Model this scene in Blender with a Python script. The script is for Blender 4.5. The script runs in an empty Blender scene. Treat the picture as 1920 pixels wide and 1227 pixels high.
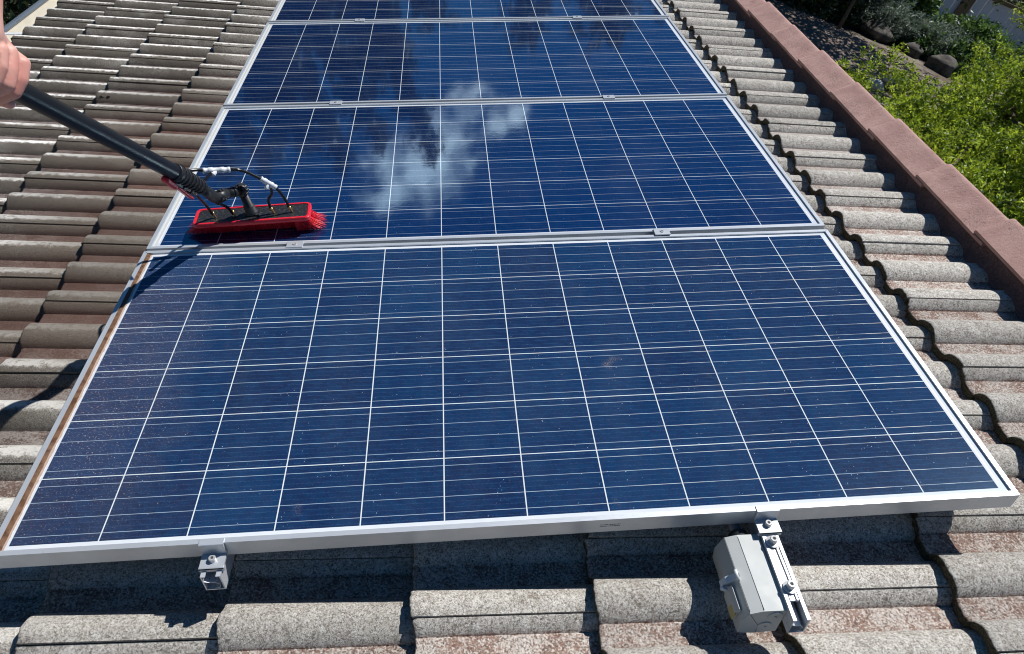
import bpy, math, random
import numpy as np
from mathutils import Matrix, Vector, Euler
random.seed(7); RNG = np.random.default_rng(7)
rad = math.radians

# ------------------------------------------------------------ camera, sky, sun
scn = bpy.context.scene
TH = rad(18.0)                                    # pitch of the roof
ROOF = Matrix.Rotation(-TH, 4, 'Y')               # roof coordinates -> world
cam = bpy.data.cameras.new('camera'); camo = bpy.data.objects.new('camera', cam)
scn.collection.objects.link(camo); scn.camera = camo
CR = Matrix(((0.9967317540, -0.0798404039, 0.0123012383),
             (0.0433038579, 0.6566208674, 0.7529766347),
             (-0.0681952084, -0.7499830308, 0.6579322663)))
camo.matrix_world = ROOF @ (Matrix.Translation((-0.1079206, -1.23732687, 1.15604627)) @ CR.transposed().to_4x4())
cam.sensor_width = 36; cam.sensor_fit = 'HORIZONTAL'; cam.lens = 1338.437/1920*36
cam.shift_y = 6.0/1920; cam.clip_start = .02; cam.clip_end = 600

SUN = (ROOF.to_3x3() @ Vector((.75, .38, 1.0))).normalized()
sl = bpy.data.lights.new('sun', 'SUN'); sl.energy = 5.0; sl.angle = rad(.53); sl.color = (1, .975, .94)
so = bpy.data.objects.new('sun', sl); scn.collection.objects.link(so)
so.rotation_euler = SUN.to_track_quat('Z', 'Y').to_euler(); so.location = (6, 6, 12)

w = bpy.data.worlds.new('World'); scn.world = w; w.use_nodes = True
wn = w.node_tree; wn.nodes.clear()
def N(nt, t, **k):
    n = nt.nodes.new(t)
    for a, v in k.items(): setattr(n, a, v)
    return n
out = N(wn, 'ShaderNodeOutputWorld'); bg = N(wn, 'ShaderNodeBackground')
sky = N(wn, 'ShaderNodeTexSky', sky_type='NISHITA', sun_disc=False)
sky.sun_elevation = math.asin(SUN.z); sky.sun_rotation = math.atan2(SUN.x, SUN.y)
sky.air_density = 1.0; sky.dust_density = .3; sky.ozone_density = 2.0
bg.inputs['Strength'].default_value = .05
tc = N(wn, 'ShaderNodeTexCoord')
nz = N(wn, 'ShaderNodeTexNoise'); nz.inputs['Scale'].default_value = 17; nz.inputs['Detail'].default_value = 8; nz.inputs['Roughness'].default_value = .58
mp = N(wn, 'ShaderNodeMapping'); mp.inputs['Scale'].default_value = (1, 1, 1.9); mp.inputs['Location'].default_value = (.3, .1, 0)
wn.links.new(tc.outputs['Generated'], mp.inputs['Vector']); wn.links.new(mp.outputs[0], nz.inputs['Vector'])
# one drifting cloud bank low in the north: distance of the direction from two cloud centres
def cdist(c, r):
    d = N(wn, 'ShaderNodeVectorMath', operation='DISTANCE'); d.inputs[1].default_value = c
    wn.links.new(tc.outputs['Generated'], d.inputs[0])
    m = N(wn, 'ShaderNodeMapRange'); m.inputs['From Min'].default_value = r; m.inputs['From Max'].default_value = 0
    m.inputs['To Min'].default_value = 0; m.inputs['To Max'].default_value = 1
    wn.links.new(d.outputs['Value'], m.inputs['Value']); return m.outputs[0]
def wmath(op, a, b):
    m = N(wn, 'ShaderNodeMath', operation=op)
    for i, v in enumerate((a, b)):
        if isinstance(v, (int, float)): m.inputs[i].default_value = v
        else: wn.links.new(v, m.inputs[i])
    return m.outputs[0]
CLOUDS = [((-.235, .874, .425), .070), ((-.200, .880, .434), .080), ((-.172, .885, .434), .075), ((-.140, .898, .416), .065), ((-.108, .908, .404), .055), ((-.078, .906, .414), .038), ((-.050, .905, .421), .030)]
acc = None
for c, r in CLOUDS:
    v = Vector(c).normalized(); q = cdist(tuple(v), r)
    acc = q if acc is None else wmath('MAXIMUM', acc, q)
cl = wmath('MULTIPLY', wmath('ADD', wmath('MULTIPLY', acc, 1.25), wmath('SUBTRACT', wmath('MULTIPLY', nz.outputs['Fac'], 4.4), 2.3)), wmath('MINIMUM', wmath('MULTIPLY', acc, 4), 1))
cr = N(wn, 'ShaderNodeMapRange', interpolation_type='SMOOTHSTEP'); cr.inputs['From Min'].default_value = .05; cr.inputs['From Max'].default_value = 1.5
wn.links.new(cl, cr.inputs['Value'])
cm = N(wn, 'ShaderNodeMix', data_type='RGBA'); cm.inputs['B'].default_value = (32, 32.5, 33.5, 1)
wn.links.new(cr.outputs[0], cm.inputs['Factor']); hs = N(wn, 'ShaderNodeHueSaturation'); hs.inputs['Saturation'].default_value = 1.5; wn.links.new(sky.outputs[0], hs.inputs['Color']); wn.links.new(hs.outputs[0], cm.inputs['A'])
wn.links.new(cm.outputs['Result'], bg.inputs['Color']); wn.links.new(bg.outputs[0], out.inputs[0])
scn.view_settings.view_transform = 'Standard'; scn.view_settings.look = 'None'
scn.view_settings.exposure = .20; scn.view_settings.gamma = 1
scn.render.engine = 'CYCLES'
scn.cycles.filter_width = 1.05

# ------------------------------------------------------------ helpers
class MB:
    def __init__(s): s.v = []; s.f = []; s.m = []; s.smooth = []; s.cm = 0
    def add(s, vs, fs, smooth=False):
        o = len(s.v); s.v += [tuple(v) for v in vs]; s.f += [[i+o for i in f] for f in fs]
        s.smooth += [smooth]*len(fs); s.m += [s.cm]*len(fs)
        return s
    def box(s, c, d, X=None, ch=0.0):
        """box centred at c of size d, chamfered by ch; X = 3x3 orientation"""
        hx, hy, hz = d[0]/2, d[1]/2, d[2]/2; X = X or Matrix.Identity(3); c = Vector(c)
        if ch <= 0:
            vs = [Vector((x*hx, y*hy, z*hz)) for x in (-1, 1) for y in (-1, 1) for z in (-1, 1)]
            fs = [(0, 1, 3, 2), (4, 6, 7, 5), (0, 4, 5, 1), (2, 3, 7, 6), (0, 2, 6, 4), (1, 5, 7, 3)]
        else:
            vs = []; idx = {}
            for x in (-1, 1):
                for y in (-1, 1):
                    for z in (-1, 1):
                        for ax in range(3):
                            p = [x*(hx-ch), y*(hy-ch), z*(hz-ch)]; p[ax] = (x, y, z)[ax]*(hx, hy, hz)[ax]
                            idx[(x, y, z, ax)] = len(vs); vs.append(Vector(p))
            fs = []
            for ax in range(3):
                a, b = [(1, 2), (0, 2), (0, 1)][ax]
                for sg in (-1, 1):
                    q = []
                    for u, vv in ((-1, -1), (1, -1), (1, 1), (-1, 1)):
                        k = [0, 0, 0]; k[ax] = sg; k[a] = u; k[b] = vv; q.append(idx[(*k, ax)])
                    if (sg < 0) != (ax == 1): q.reverse()
                    fs.append(q)
                # edges along ax
                for u in (-1, 1):
                    for vv in (-1, 1):
                        k0 = [0, 0, 0]; k0[ax] = -1; k0[a] = u; k0[b] = vv; k1 = list(k0); k1[ax] = 1
                        q = [idx[(*k0, a)], idx[(*k1, a)], idx[(*k1, b)], idx[(*k0, b)]]
                        fs.append(q)
            for x in (-1, 1):
                for y in (-1, 1):
                    for z in (-1, 1): fs.append([idx[(x, y, z, 0)], idx[(x, y, z, 1)], idx[(x, y, z, 2)]])
            # orient outward
            o2 = []
            for q in fs:
                n = (vs[q[1]]-vs[q[0]]).cross(vs[q[2]]-vs[q[0]]); m = sum((vs[i] for i in q), Vector())/len(q)
                o2.append(q if n.dot(m) > 0 else q[::-1])
            fs = o2
        return s.add([X @ v + c for v in vs], fs)
    def tube(s, pts, r, n=16, caps=True, smooth=True):
        pts = [Vector(p) for p in pts]; R = r if isinstance(r, (list, tuple)) else [r]*len(pts)
        vs = []; fs = []; up = None
        for i, p in enumerate(pts):
            t = (pts[min(i+1, len(pts)-1)]-pts[max(i-1, 0)])
            if t.length < 1e-9: t = pts[-1]-pts[0]
            t.normalize()
            if up is None: up = t.orthogonal().normalized()
            up = (up-t*up.dot(t)).normalized(); b = t.cross(up)
            for k in range(n):
                a = 2*math.pi*k/n; vs.append(p+(up*math.cos(a)+b*math.sin(a))*R[i])
        for i in range(len(pts)-1):
            for k in range(n):
                k2 = (k+1) % n; fs.append((i*n+k, i*n+k2, (i+1)*n+k2, (i+1)*n+k))
        s.add(vs, fs, smooth)
        if caps:
            o = len(s.v)-len(vs)
            s.f += [[o+k for k in range(n)][::-1], [o+(len(pts)-1)*n+k for k in range(n)]]; s.smooth += [False]*2; s.m += [s.cm]*2
        return s
    def prism(s, poly, a, b, axis=1):
        """extrude a 2D polygon (in the two other axes) from a to b along axis"""
        def P(u, v, t): q = [u, v]; q.insert(axis, t); return q
        n = len(poly); vs = [P(u, v, a) for u, v in poly]+[P(u, v, b) for u, v in poly]
        fs = [list(range(n)), list(range(2*n-1, n-1, -1))]+[[i, i+n, (i+1) % n+n, (i+1) % n] for i in range(n)]
        return s.add(vs, fs)
def link(o, parent=None):
    scn.collection.objects.link(o)
    if parent is not None: o.parent = parent
    return o
def mesh_obj(name, mb, mats, parent=None, origin=(0, 0, 0), mat4=None, fixn=True):
    me = bpy.data.meshes.new(name); o0 = Vector(origin)
    me.from_pydata([tuple(Vector(v)-o0) for v in mb.v], [], mb.f)
    for m in (mats if isinstance(mats, (list, tuple)) else [mats]): me.materials.append(m)
    me.polygons.foreach_set('material_index', mb.m); me.polygons.foreach_set('use_smooth', mb.smooth)
    if fixn:
        import bmesh
        bm = bmesh.new(); bm.from_mesh(me); bmesh.ops.recalc_face_normals(bm, faces=bm.faces); bm.to_mesh(me); bm.free()
    me.update(); o = bpy.data.objects.new(name, me); link(o, parent)
    if mat4 is not None: o.matrix_world = mat4
    return o
def tag(o, label=None, cat=None, group=None, kind=None):
    for k, v in (('label', label), ('category', cat), ('group', group), ('kind', kind)):
        if v: o[k] = v
    return o
def root(name, loc, label, cat, group=None, roof=True):
    o = bpy.data.objects.new(name, None); o.empty_display_size = .05; link(o)
    o.matrix_world = (ROOF if roof else Matrix.Identity(4)) @ Matrix.Translation(loc)
    tag(o, label, cat, group); o['o'] = list(loc); return o
def part(name, mb, m, r, label=None, **k):
    o = mesh_obj(name, mb, m, r, origin=tuple(r['o']), **k)
    if label: o['label'] = label
    return o
def sub(name, mb, m, p, r, **k): return mesh_obj(name, mb, m, p, origin=tuple(r['o']), **k)
def single(name, mb, m, loc, label, cat, group=None, roof=True, **k):
    o = mesh_obj(name, mb, m, origin=loc, mat4=(ROOF if roof else Matrix.Identity(4)) @ Matrix.Translation(loc), **k)
    return tag(o, label, cat, group)
def basis(z, x=None):
    z = Vector(z).normalized(); x = Vector(x) if x is not None else z.orthogonal()
    x = (x-z*x.dot(z)).normalized(); y = z.cross(x)
    return Matrix((x, y, z)).transposed()

# ------------------------------------------------------------ materials
class NT:
    def __init__(s, name):
        s.m = bpy.data.materials.new(name); s.m.use_nodes = True; s.nt = s.m.node_tree
        s.b = s.nt.nodes['Principled BSDF']; s.o = s.nt.nodes['Material Output']
        s.tc = s.nt.nodes.new('ShaderNodeTexCoord'); s.co = s.tc.outputs['Object']
    def L(s, a, b): s.nt.links.new(a, b)
    def setv(s, inp, v):
        if isinstance(v, (int, float)): inp.default_value = v
        elif isinstance(v, (tuple, list)): inp.default_value = (*v, 1) if len(v) == 3 and inp.type == 'RGBA' else v
        else: s.L(v, inp)
    def M(s, op, a, b=0.0, c=None, clamp=False):
        n = s.nt.nodes.new('ShaderNodeMath'); n.operation = op; n.use_clamp = clamp
        s.setv(n.inputs[0], a); s.setv(n.inputs[1], b)
        if c is not None: s.setv(n.inputs[2], c)
        return n.outputs[0]
    def mix(s, f, a, b, mode='MIX'):
        n = s.nt.nodes.new('ShaderNodeMix'); n.data_type = 'RGBA'; n.blend_type = mode
        s.setv(n.inputs['Factor'], f); s.setv(n.inputs['A'], a); s.setv(n.inputs['B'], b); return n.outputs['Result']
    def noise(s, sc, det=2, rough=.5, vec=None, out='Fac', dist=0):
        n = s.nt.nodes.new('ShaderNodeTexNoise'); n.inputs['Scale'].default_value = sc; n.inputs['Detail'].default_value = det
        n.inputs['Roughness'].default_value = rough; n.inputs['Distortion'].default_value = dist; s.L(vec or s.co, n.inputs['Vector']); return n.outputs[out]
    def vor(s, sc, out='Distance', vec=None, feat='F1'):
        n = s.nt.nodes.new('ShaderNodeTexVoronoi'); n.feature = feat; n.inputs['Scale'].default_value = sc; s.L(vec or s.co, n.inputs['Vector']); return n.outputs[out]
    def ramp(s, v, a, b, lo=0, hi=1, smooth=True):
        n = s.nt.nodes.new('ShaderNodeMapRange'); n.interpolation_type = 'SMOOTHSTEP' if smooth else 'LINEAR'
        s.setv(n.inputs['Value'], v); n.inputs['From Min'].default_value = a; n.inputs['From Max'].default_value = b
        n.inputs['To Min'].default_value = lo; n.inputs['To Max'].default_value = hi; return n.outputs[0]
    def scale(s, v):
        n = s.nt.nodes.new('ShaderNodeMapping'); n.inputs['Scale'].default_value = v; s.L(s.co, n.inputs['Vector']); return n.outputs[0]
    def attr(s, name):
        n = s.nt.nodes.new('ShaderNodeAttribute'); n.attribute_name = name; return n.outputs['Fac']
    def xyz(s, v=None):
        n = s.nt.nodes.new('ShaderNodeSeparateXYZ'); s.L(v or s.co, n.inputs[0]); return n.outputs
    def bump(s, h, st, d=.001):
        n = s.nt.nodes.new('ShaderNodeBump'); n.inputs['Strength'].default_value = st; n.inputs['Distance'].default_value = d
        s.L(h, n.inputs['Height']); s.L(n.outputs[0], s.b.inputs['Normal']); return n
    def base(s, col=None, rough=None, metal=None, spec=None):
        if col is not None: s.setv(s.b.inputs['Base Color'], col)
        if rough is not None: s.setv(s.b.inputs['Roughness'], rough)
        if metal is not None: s.setv(s.b.inputs['Metallic'], metal)
        if spec is not None: s.b.inputs['Specular IOR Level'].default_value = spec
        return s.m

def plain(name, col, rough=.5, metal=0, var=.12, sc=60, bump=.0, spec=.5):
    t = NT(name); n = t.noise(sc, 4, .6); n2 = t.noise(sc*.13, 2)
    f = t.ramp(t.M('MULTIPLY', t.M('ADD', n, n2), .5), .3, .7, 1-var, 1+var, False)
    c = t.mix(1.0, tuple(col), (1, 1, 1), 'MULTIPLY')
    vm = t.nt.nodes.new('ShaderNodeVectorMath'); vm.operation = 'SCALE'; t.L(c, vm.inputs[0]); t.L(f, vm.inputs['Scale'])
    t.base(vm.outputs[0], t.ramp(n, .3, .7, max(rough-.08, 0), min(1, rough+.08)), metal, spec)
    if bump: t.bump(n, bump, .0008)
    return t.m

# roof tiles: weathered concrete, old red paint left in the pans
t = NT('weathered_concrete_tile')
X, Y, Z = t.xyz()
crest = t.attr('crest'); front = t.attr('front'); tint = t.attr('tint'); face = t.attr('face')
grain = t.noise(560, 4, .75); fine = t.noise(900, 1, .5); mid = t.noise(55, 5, .65); big = t.noise(9, 4, .6); big2 = t.noise(4.1, 3, .6, vec=t.scale((1, 1.6, 1)))
dirty = t.ramp(X, -.75, -1.35)                               # the downhill side has never been cleaned
wet = t.M('MULTIPLY', t.M('MULTIPLY', t.ramp(X, -1.85, -1.25), t.ramp(X, -.7, -1.0)), t.M('MULTIPLY', t.ramp(Y, .0, .35), t.ramp(Y, 2.6, 1.5)))   # splashed by the washing
conc = t.mix(t.ramp(mid, .38, .66), (.43, .395, .345), (.585, .555, .50))
conc = t.mix(t.M('MULTIPLY', t.ramp(grain, .53, .66), .55), conc, (.76, .75, .71))
conc = t.mix(t.M('MULTIPLY', t.ramp(grain, .49, .38), .85), conc, (.10, .09, .075))
spots = t.ramp(t.noise(150, 3, .6), .56, .66)
conc = t.mix(t.M('MULTIPLY', t.ramp(t.noise(240, 4, .7), .53, .63), .7), conc, (.085, .075, .062))
conc = t.mix(t.M('MULTIPLY', t.ramp(t.noise(20, 5, .7, dist=.8), .60, .68), .6), conc, (.15, .115, .085))
conc = t.mix(t.M('MULTIPLY', t.ramp(t.noise(33, 5, .75), .58, .64), .55), conc, (.68, .66, .60))
gs = t.nt.nodes.new('ShaderNodeSeparateColor'); t.L(t.vor(330, 'Color'), gs.inputs[0])
conc = t.mix(t.ramp(gs.outputs[0], .76, .84, 0, .5), conc, (.10, .09, .075)); conc = t.mix(t.ramp(gs.outputs[1], .78, .86, 0, .32), conc, (.86, .84, .80))
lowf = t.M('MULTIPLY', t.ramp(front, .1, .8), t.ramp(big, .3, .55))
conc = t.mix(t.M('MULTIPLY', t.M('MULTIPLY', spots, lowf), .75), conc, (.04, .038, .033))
# dirt and painted-in shade on each roll's front, most on the unwashed side
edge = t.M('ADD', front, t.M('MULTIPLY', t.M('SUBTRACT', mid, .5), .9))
conc = t.mix(t.M('MULTIPLY', dirty, t.ramp(edge, .12, -.02)), conc, (.78, .765, .72))  # sunlit roll tops painted paler
grime_shade = t.M('MULTIPLY', t.ramp(edge, .06, .26), t.M('MULTIPLY', dirty, t.ramp(big2, .28, .5, .72, 1)))
conc = t.mix(t.M('MULTIPLY', grime_shade, .93), conc, t.mix(t.ramp(grain, .42, .64), (.022, .018, .014), (.145, .122, .095)))
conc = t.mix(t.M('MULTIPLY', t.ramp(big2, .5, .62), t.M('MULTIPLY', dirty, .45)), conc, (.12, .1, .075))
brick = t.mix(t.ramp(mid, .36, .62), (.225, .13, .097), (.30, .20, .155))
lich = t.M('ADD', t.M('MULTIPLY', t.noise(190, 4, .7), .62), t.M('MULTIPLY', t.noise(17, 3, .6), .42))
brick = t.mix(t.M('MULTIPLY', t.ramp(lich, .47, .58), .8), brick, (.56, .52, .47))
brick = t.mix(t.M('MULTIPLY', t.ramp(t.noise(240, 4, .7), .52, .62), .75), brick, (.07, .05, .042))
brick = t.mix(t.ramp(gs.outputs[0], .76, .84, 0, .55), brick, (.07, .05, .042)); brick = t.mix(t.ramp(gs.outputs[1], .80, .88, 0, .6), brick, (.70, .66, .60))
farx = t.ramp(Y, .5, 1.6)
brick = t.mix(t.M('MULTIPLY', farx, t.M('MULTIPLY', t.ramp(X, .9, 1.1), .75)), brick, (.40, .37, .34))
dk = t.mix(t.ramp(lich, .44, .58), (.050, .037, .032), (.185, .155, .14))
brick = t.mix(t.M('MULTIPLY', dirty, .92), brick, dk)
ced = t.ramp(t.M('ADD', crest, t.M('MULTIPLY', t.M('SUBTRACT', mid, .5), .25)), .08, .2)
col = t.mix(ced, brick, conc)
col = t.mix(t.M('MULTIPLY', wet, .8), col, t.mix(crest, (.085, .035, .022), t.mix(t.ramp(grain, .4, .6), (.06, .045, .033), (.21, .175, .135))))
vm = t.nt.nodes.new('ShaderNodeVectorMath'); vm.operation = 'SCALE'; t.L(col, vm.inputs[0]); t.L(t.ramp(tint, 0, 1, .80, 1.16, False), vm.inputs['Scale'])
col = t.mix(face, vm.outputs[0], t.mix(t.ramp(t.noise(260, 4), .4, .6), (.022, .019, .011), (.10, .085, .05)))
t.base(col, t.M('SUBTRACT', t.ramp(grain, .3, .7, .95, .8), t.M('MULTIPLY', wet, .3)), 0, .35)
h = t.M('ADD', t.M('MULTIPLY', grain, 1.0), t.M('MULTIPLY', mid, .9)); t.bump(h, .85, .0024)
M_TILE = t.m

t = NT('painted_ridge_tile')
g = t.noise(330, 4, .7); m2 = t.noise(14, 4, .6)
c = t.mix(t.ramp(m2, .3, .7), (.37, .215, .185), (.46, .285, .245))
c = t.mix(t.M('MULTIPLY', t.ramp(g, .44, .34), .7), c, (.10, .05, .045))
c = t.mix(t.M('MULTIPLY', t.ramp(g, .6, .7), .35), c, (.46, .31, .29))
wear = t.M('MULTIPLY', t.ramp(t.noise(9, 5, .7), .53, .62), t.ramp(g, .5, .4))
c = t.mix(t.M('MULTIPLY', wear, .8), c, (.07, .05, .045))
t.base(c, .82, 0, .4); t.bump(t.M('ADD', g, t.M('MULTIPLY', t.noise(90, 2), .8)), .9, .0028); M_RIDGE = t.m
t = NT('maroon_bedding'); g = t.noise(160, 5, .7)
t.base(t.mix(t.ramp(g, .35, .65), (.10, .062, .06), (.19, .115, .11)), .9, 0, .3); t.bump(g, 1, .006); M_BED = t.m

# aluminium
def alu(name, col, rough, brushed=(1, 60, 60)):
    t = NT(name); s1 = t.noise(40, 4, .6, vec=t.scale(brushed)); s2 = t.noise(7, 4, .6); s3 = t.ramp(t.noise(60, 5, .7), .62, .72)
    c = t.mix(t.ramp(s2, .3, .7), col, tuple(x*.86 for x in col)); c = t.mix(t.M('MULTIPLY', s3, .35), c, (.35, .33, .30))
    t.base(c, t.ramp(t.M('ADD', s1, s2), .7, 1.3, rough-.06, rough+.1), .45); t.bump(s1, .12, .0006); return t.m
M_ALU = alu('anodised_aluminium', (.56, .595, .63), .38)
M_ALU2 = alu('bright_rail_aluminium', (.66, .69, .72), .3, (60, 1, 60))
M_STEEL = alu('stainless_steel', (.62, .62, .61), .2, (30, 30, 30))
t = NT('dirty_frame_aluminium'); s1 = t.noise(150, 5, .7); s2 = t.noise(26, 4, .7)
c = t.mix(t.ramp(t.M('ADD', s1, s2), .85, 1.15), (.74, .76, .79), (.52, .49, .44))
t.base(c, .5, .5); t.bump(s1, .3, .001); M_ALUD = t.m
t = NT('wet_mud'); s1 = t.noise(70, 5, .7)
t.base(t.mix(t.ramp(s1, .35, .65), (.075, .032, .012), (.135, .065, .028)), t.ramp(s1, .4, .6, .35, .7), 0, .5); t.bump(s1, .5, .002); M_MUD = t.m
t = NT('dried_silt'); s1 = t.noise(190, 5, .7)
t.base(t.mix(t.ramp(s1, .35, .65), (.62, .52, .42), (.45, .33, .24)), .9, 0, .3); M_SILT = t.m

# solar glass over polycrystalline cells
PX, PY = .1585, .14983
def cells(name, dirt):
    t = NT(name); x, y, z = t.xyz()
    u = t.M('ADD', t.M('DIVIDE', x, PX), 6.0); v = t.M('ADD', t.M('DIVIDE', y, PY), 3.0)
    def tri(a):  # distance to the nearest integer
        f = t.M('FRACT', t.M('ADD', a, .5)); return t.M('ABSOLUTE', t.M('SUBTRACT', f, .5))
    gu = t.M('MULTIPLY', tri(u), PX); gv = t.M('MULTIPLY', tri(v), PY)
    gap = t.M('MAXIMUM', t.ramp(gu, .00135, .00100), t.ramp(gv, .00115, .00080))
    ox = t.M('SUBTRACT', t.M('ABSOLUTE', x), 6*PX-.0012); oy = t.M('SUBTRACT', t.M('ABSOLUTE', y), 3*PY-.0012)
    outside = t.M('GREATER_THAN', t.M('MAXIMUM', ox, oy), 0.0)
    vb = t.M('MULTIPLY', t.M('ABSOLUTE', t.M('SUBTRACT', t.M('FRACT', t.M('MULTIPLY', v, 4.0)), .5)), PY/4)
    bus = t.M('MULTIPLY', t.ramp(vb, .00074, .00048), t.M('LESS_THAN', oy, 0.0))
    bus = t.M('MULTIPLY', bus, t.M('LESS_THAN', ox, .009))
    # collecting ribbon beyond the last cell
    rib = t.M('MULTIPLY', t.M('MULTIPLY', t.M('GREATER_THAN', ox, .0045), t.M('LESS_THAN', ox, .0085)), t.M('LESS_THAN', oy, -.012))
    vf = t.nt.nodes.new('ShaderNodeCombineXYZ'); t.L(t.M('FLOOR', u), vf.inputs[0]); t.L(t.M('FLOOR', v), vf.inputs[1])
    wno = t.nt.nodes.new('ShaderNodeTexWhiteNoise'); wno.noise_dimensions = '2D'; t.L(vf.outputs[0], wno.inputs['Vector'])
    cellv = wno.outputs['Value']
    flake = t.vor(110, 'Color', vec=t.scale((.6, 1.5, 1))); fs = t.nt.nodes.new('ShaderNodeSeparateColor'); t.L(flake, fs.inputs[0])
    flake2 = t.noise(38, 4, .7, vec=t.scale((1.8, .8, 1)))
    c = t.mix(cellv, (.0028, .0245, .080), (.0065, .0155, .052)) if dirt else t.mix(cellv, (.0014, .0135, .058), (.0030, .0095, .040))
    c = t.mix(t.M('MULTIPLY', fs.outputs[0], .4), c, (.005, .048, .130) if dirt else (.003, .026, .10))
    c = t.mix(t.ramp(flake2, .38, .66, 0, .35), c, (.012, .022, .075))
    # fine finger print: faint dotted rows between the busbars
    fy = t.M('ABSOLUTE', t.M('SUBTRACT', t.M('FRACT', t.M('MULTIPLY', v, 12.0)), .5)); fx = t.M('FRACT', t.M('MULTIPLY', u, 62.0))
    dots = t.M('MULTIPLY', t.M('LESS_THAN', fy, .045), t.M('GREATER_THAN', fx, .5))
    c = t.mix(t.M('MULTIPLY', dots, .30), c, (.10, .16, .30))
    sheet = t.mix(t.noise(30, 3), (.56, .60, .64), (.66, .69, .72))
    glint = t.M('MULTIPLY', t.ramp(t.noise(9, 4, .7, vec=t.scale((1, 3, 1))), .46, .62), t.ramp(x, -.2, .9))  # glints on the busbars painted into their colour, brighter to the right
    c = t.mix(t.M('MULTIPLY', bus, .85 if dirt else .6), c, t.mix(glint, (.34, .42, .52), (.85, .80, .74)))
    c = t.mix(gap, c, (.60, .65, .68)); c = t.mix(outside, c, sheet); c = t.mix(t.M('MULTIPLY', rib, .8), c, (.86, .87, .88))
    c = t.mix(t.M('MULTIPLY', bus, outside), c, (.60, .62, .66))
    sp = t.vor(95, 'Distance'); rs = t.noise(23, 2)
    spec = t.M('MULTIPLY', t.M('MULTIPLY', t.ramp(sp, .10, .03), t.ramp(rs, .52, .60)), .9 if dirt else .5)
    rough = .045
    if dirt:
        film = t.M('ADD', t.M('MULTIPLY', t.noise(6, 5, .65, vec=t.scale((1, .5, 1))), .7), t.M('MULTIPLY', t.noise(330, 3, .7), .55))
        c = t.mix(t.ramp(film, .5, .85, .008, .06), c, (.22, .29, .34))
        # grit washed down to the low side
        g1 = t.ramp(t.noise(260, 3, .75), .60, .67); g2 = t.noise(11, 4, .7)
        zone = t.M('ADD', t.ramp(x, -.62, -.93), t.M('MULTIPLY', t.M('SUBTRACT', g2, .52), 2.0), clamp=True)
        zone = t.M('MULTIPLY', zone, t.ramp(x, -.50, -.80))
        zone = t.M('MULTIPLY', zone, t.ramp(t.M('ABSOLUTE', t.M('SUBTRACT', y, .0)), .5, .1, .45, 1))
        c = t.mix(t.M('MULTIPLY', g1, zone), c, (.52, .43, .36))
        c = t.mix(t.M('MULTIPLY', zone, .10), c, (.26, .20, .18))
        g3 = t.M('MULTIPLY', t.ramp(t.noise(520, 2, .7), .68, .74), .5); c = t.mix(g3, c, (.45, .47, .5))
        # brown smudges in a few places
        sm = t.M('MULTIPLY', t.ramp(t.noise(6.1, 3, .5), .69, .76), t.ramp(t.noise(420, 3, .7), .5, .62)); c = t.mix(t.M('MULTIPLY', sm, .7), c, (.40, .30, .22))
        # caked silt beside the lower frame
        sb = t.M('ADD', t.M('SUBTRACT', t.M('MULTIPLY', x, -1), .9545), t.M('MULTIPLY', t.M('SUBTRACT', t.noise(45, 3), .5), .006))
        c = t.mix(t.ramp(sb, .0, .0012), c, t.mix(t.noise(120, 4), (.36, .24, .17), (.56, .44, .36)))
        rough = .13
    else:
        c = t.mix(t.ramp(t.noise(3, 3), .45, .75, 0, .03), c, (.3, .32, .34))
        sb = t.M('ADD', t.M('SUBTRACT', t.M('MULTIPLY', x, -1), .957), t.M('MULTIPLY', t.M('SUBTRACT', t.noise(35, 3), .5), .004))
        c = t.mix(t.M('MULTIPLY', t.ramp(sb, .0, .0015), .6), c, (.58, .55, .46))
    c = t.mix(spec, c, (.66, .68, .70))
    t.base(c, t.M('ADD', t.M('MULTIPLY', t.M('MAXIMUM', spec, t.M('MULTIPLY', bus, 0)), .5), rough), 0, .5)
    t.b.inputs['IOR'].default_value = 2.5 if not dirt else 1.5; t.b.inputs['Specular Tint'].default_value = (.42, .74, 1, 1)
    if not dirt:
        wv = t.noise(26, 2, .5, dist=.6); wv2 = t.noise(3.0, 3, .5); t.bump(t.M('ADD', t.M('MULTIPLY', wv, .3), wv2), .07, .003)
    else: t.bump(t.noise(260, 2), .08, .0008)
    return t.m
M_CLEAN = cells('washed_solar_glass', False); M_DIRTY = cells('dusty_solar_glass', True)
M_BLACK = plain('black_nylon', (.016, .017, .019), .42, 0, .25, 90, .15)
M_CARBON = plain('black_pole', (.006, .0065, .008), .40, 0, .05, 8)
M_HOSE = plain('black_hose', (.012, .012, .013), .25, 0, .1, 80)
M_RED = plain('red_plastic', (.62, .018, .035), .35, 0, .12, 70)
M_BRIS = plain('red_bristle', (.70, .012, .03), .5, 0, .35, 300)
M_WHITE = plain('white_plastic', (.62, .645, .66), .35, 0, .1, 60)
M_BRASS = plain('brass', (.62, .42, .16), .3, .9, .1, 60)
M_BOX = plain('grey_box_plastic', (.42, .44, .43), .55, 0, .07, 25, .05)
M_LABEL = plain('yellowed_label', (.42, .33, .13), .6, 0, .15, 90)
M_CREAM = plain('cream_gutter_paint', (.58, .54, .45), .5, 0, .1, 14)
M_BLUEG = plain('blue_grey_steel', (.13, .165, .21), .35, .2, .02, 3)
M_WALL = plain('house_wall', (.45, .38, .30), .9, 0, .1, 6)
t = NT('pad_rubber'); g = t.ramp(t.noise(150, 4, .7), .5, .68)
t.base(t.mix(g, (.010, .010, .012), (.05, .053, .058)), .5); t.bump(g, .4, .001); M_PAD = t.m

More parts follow.
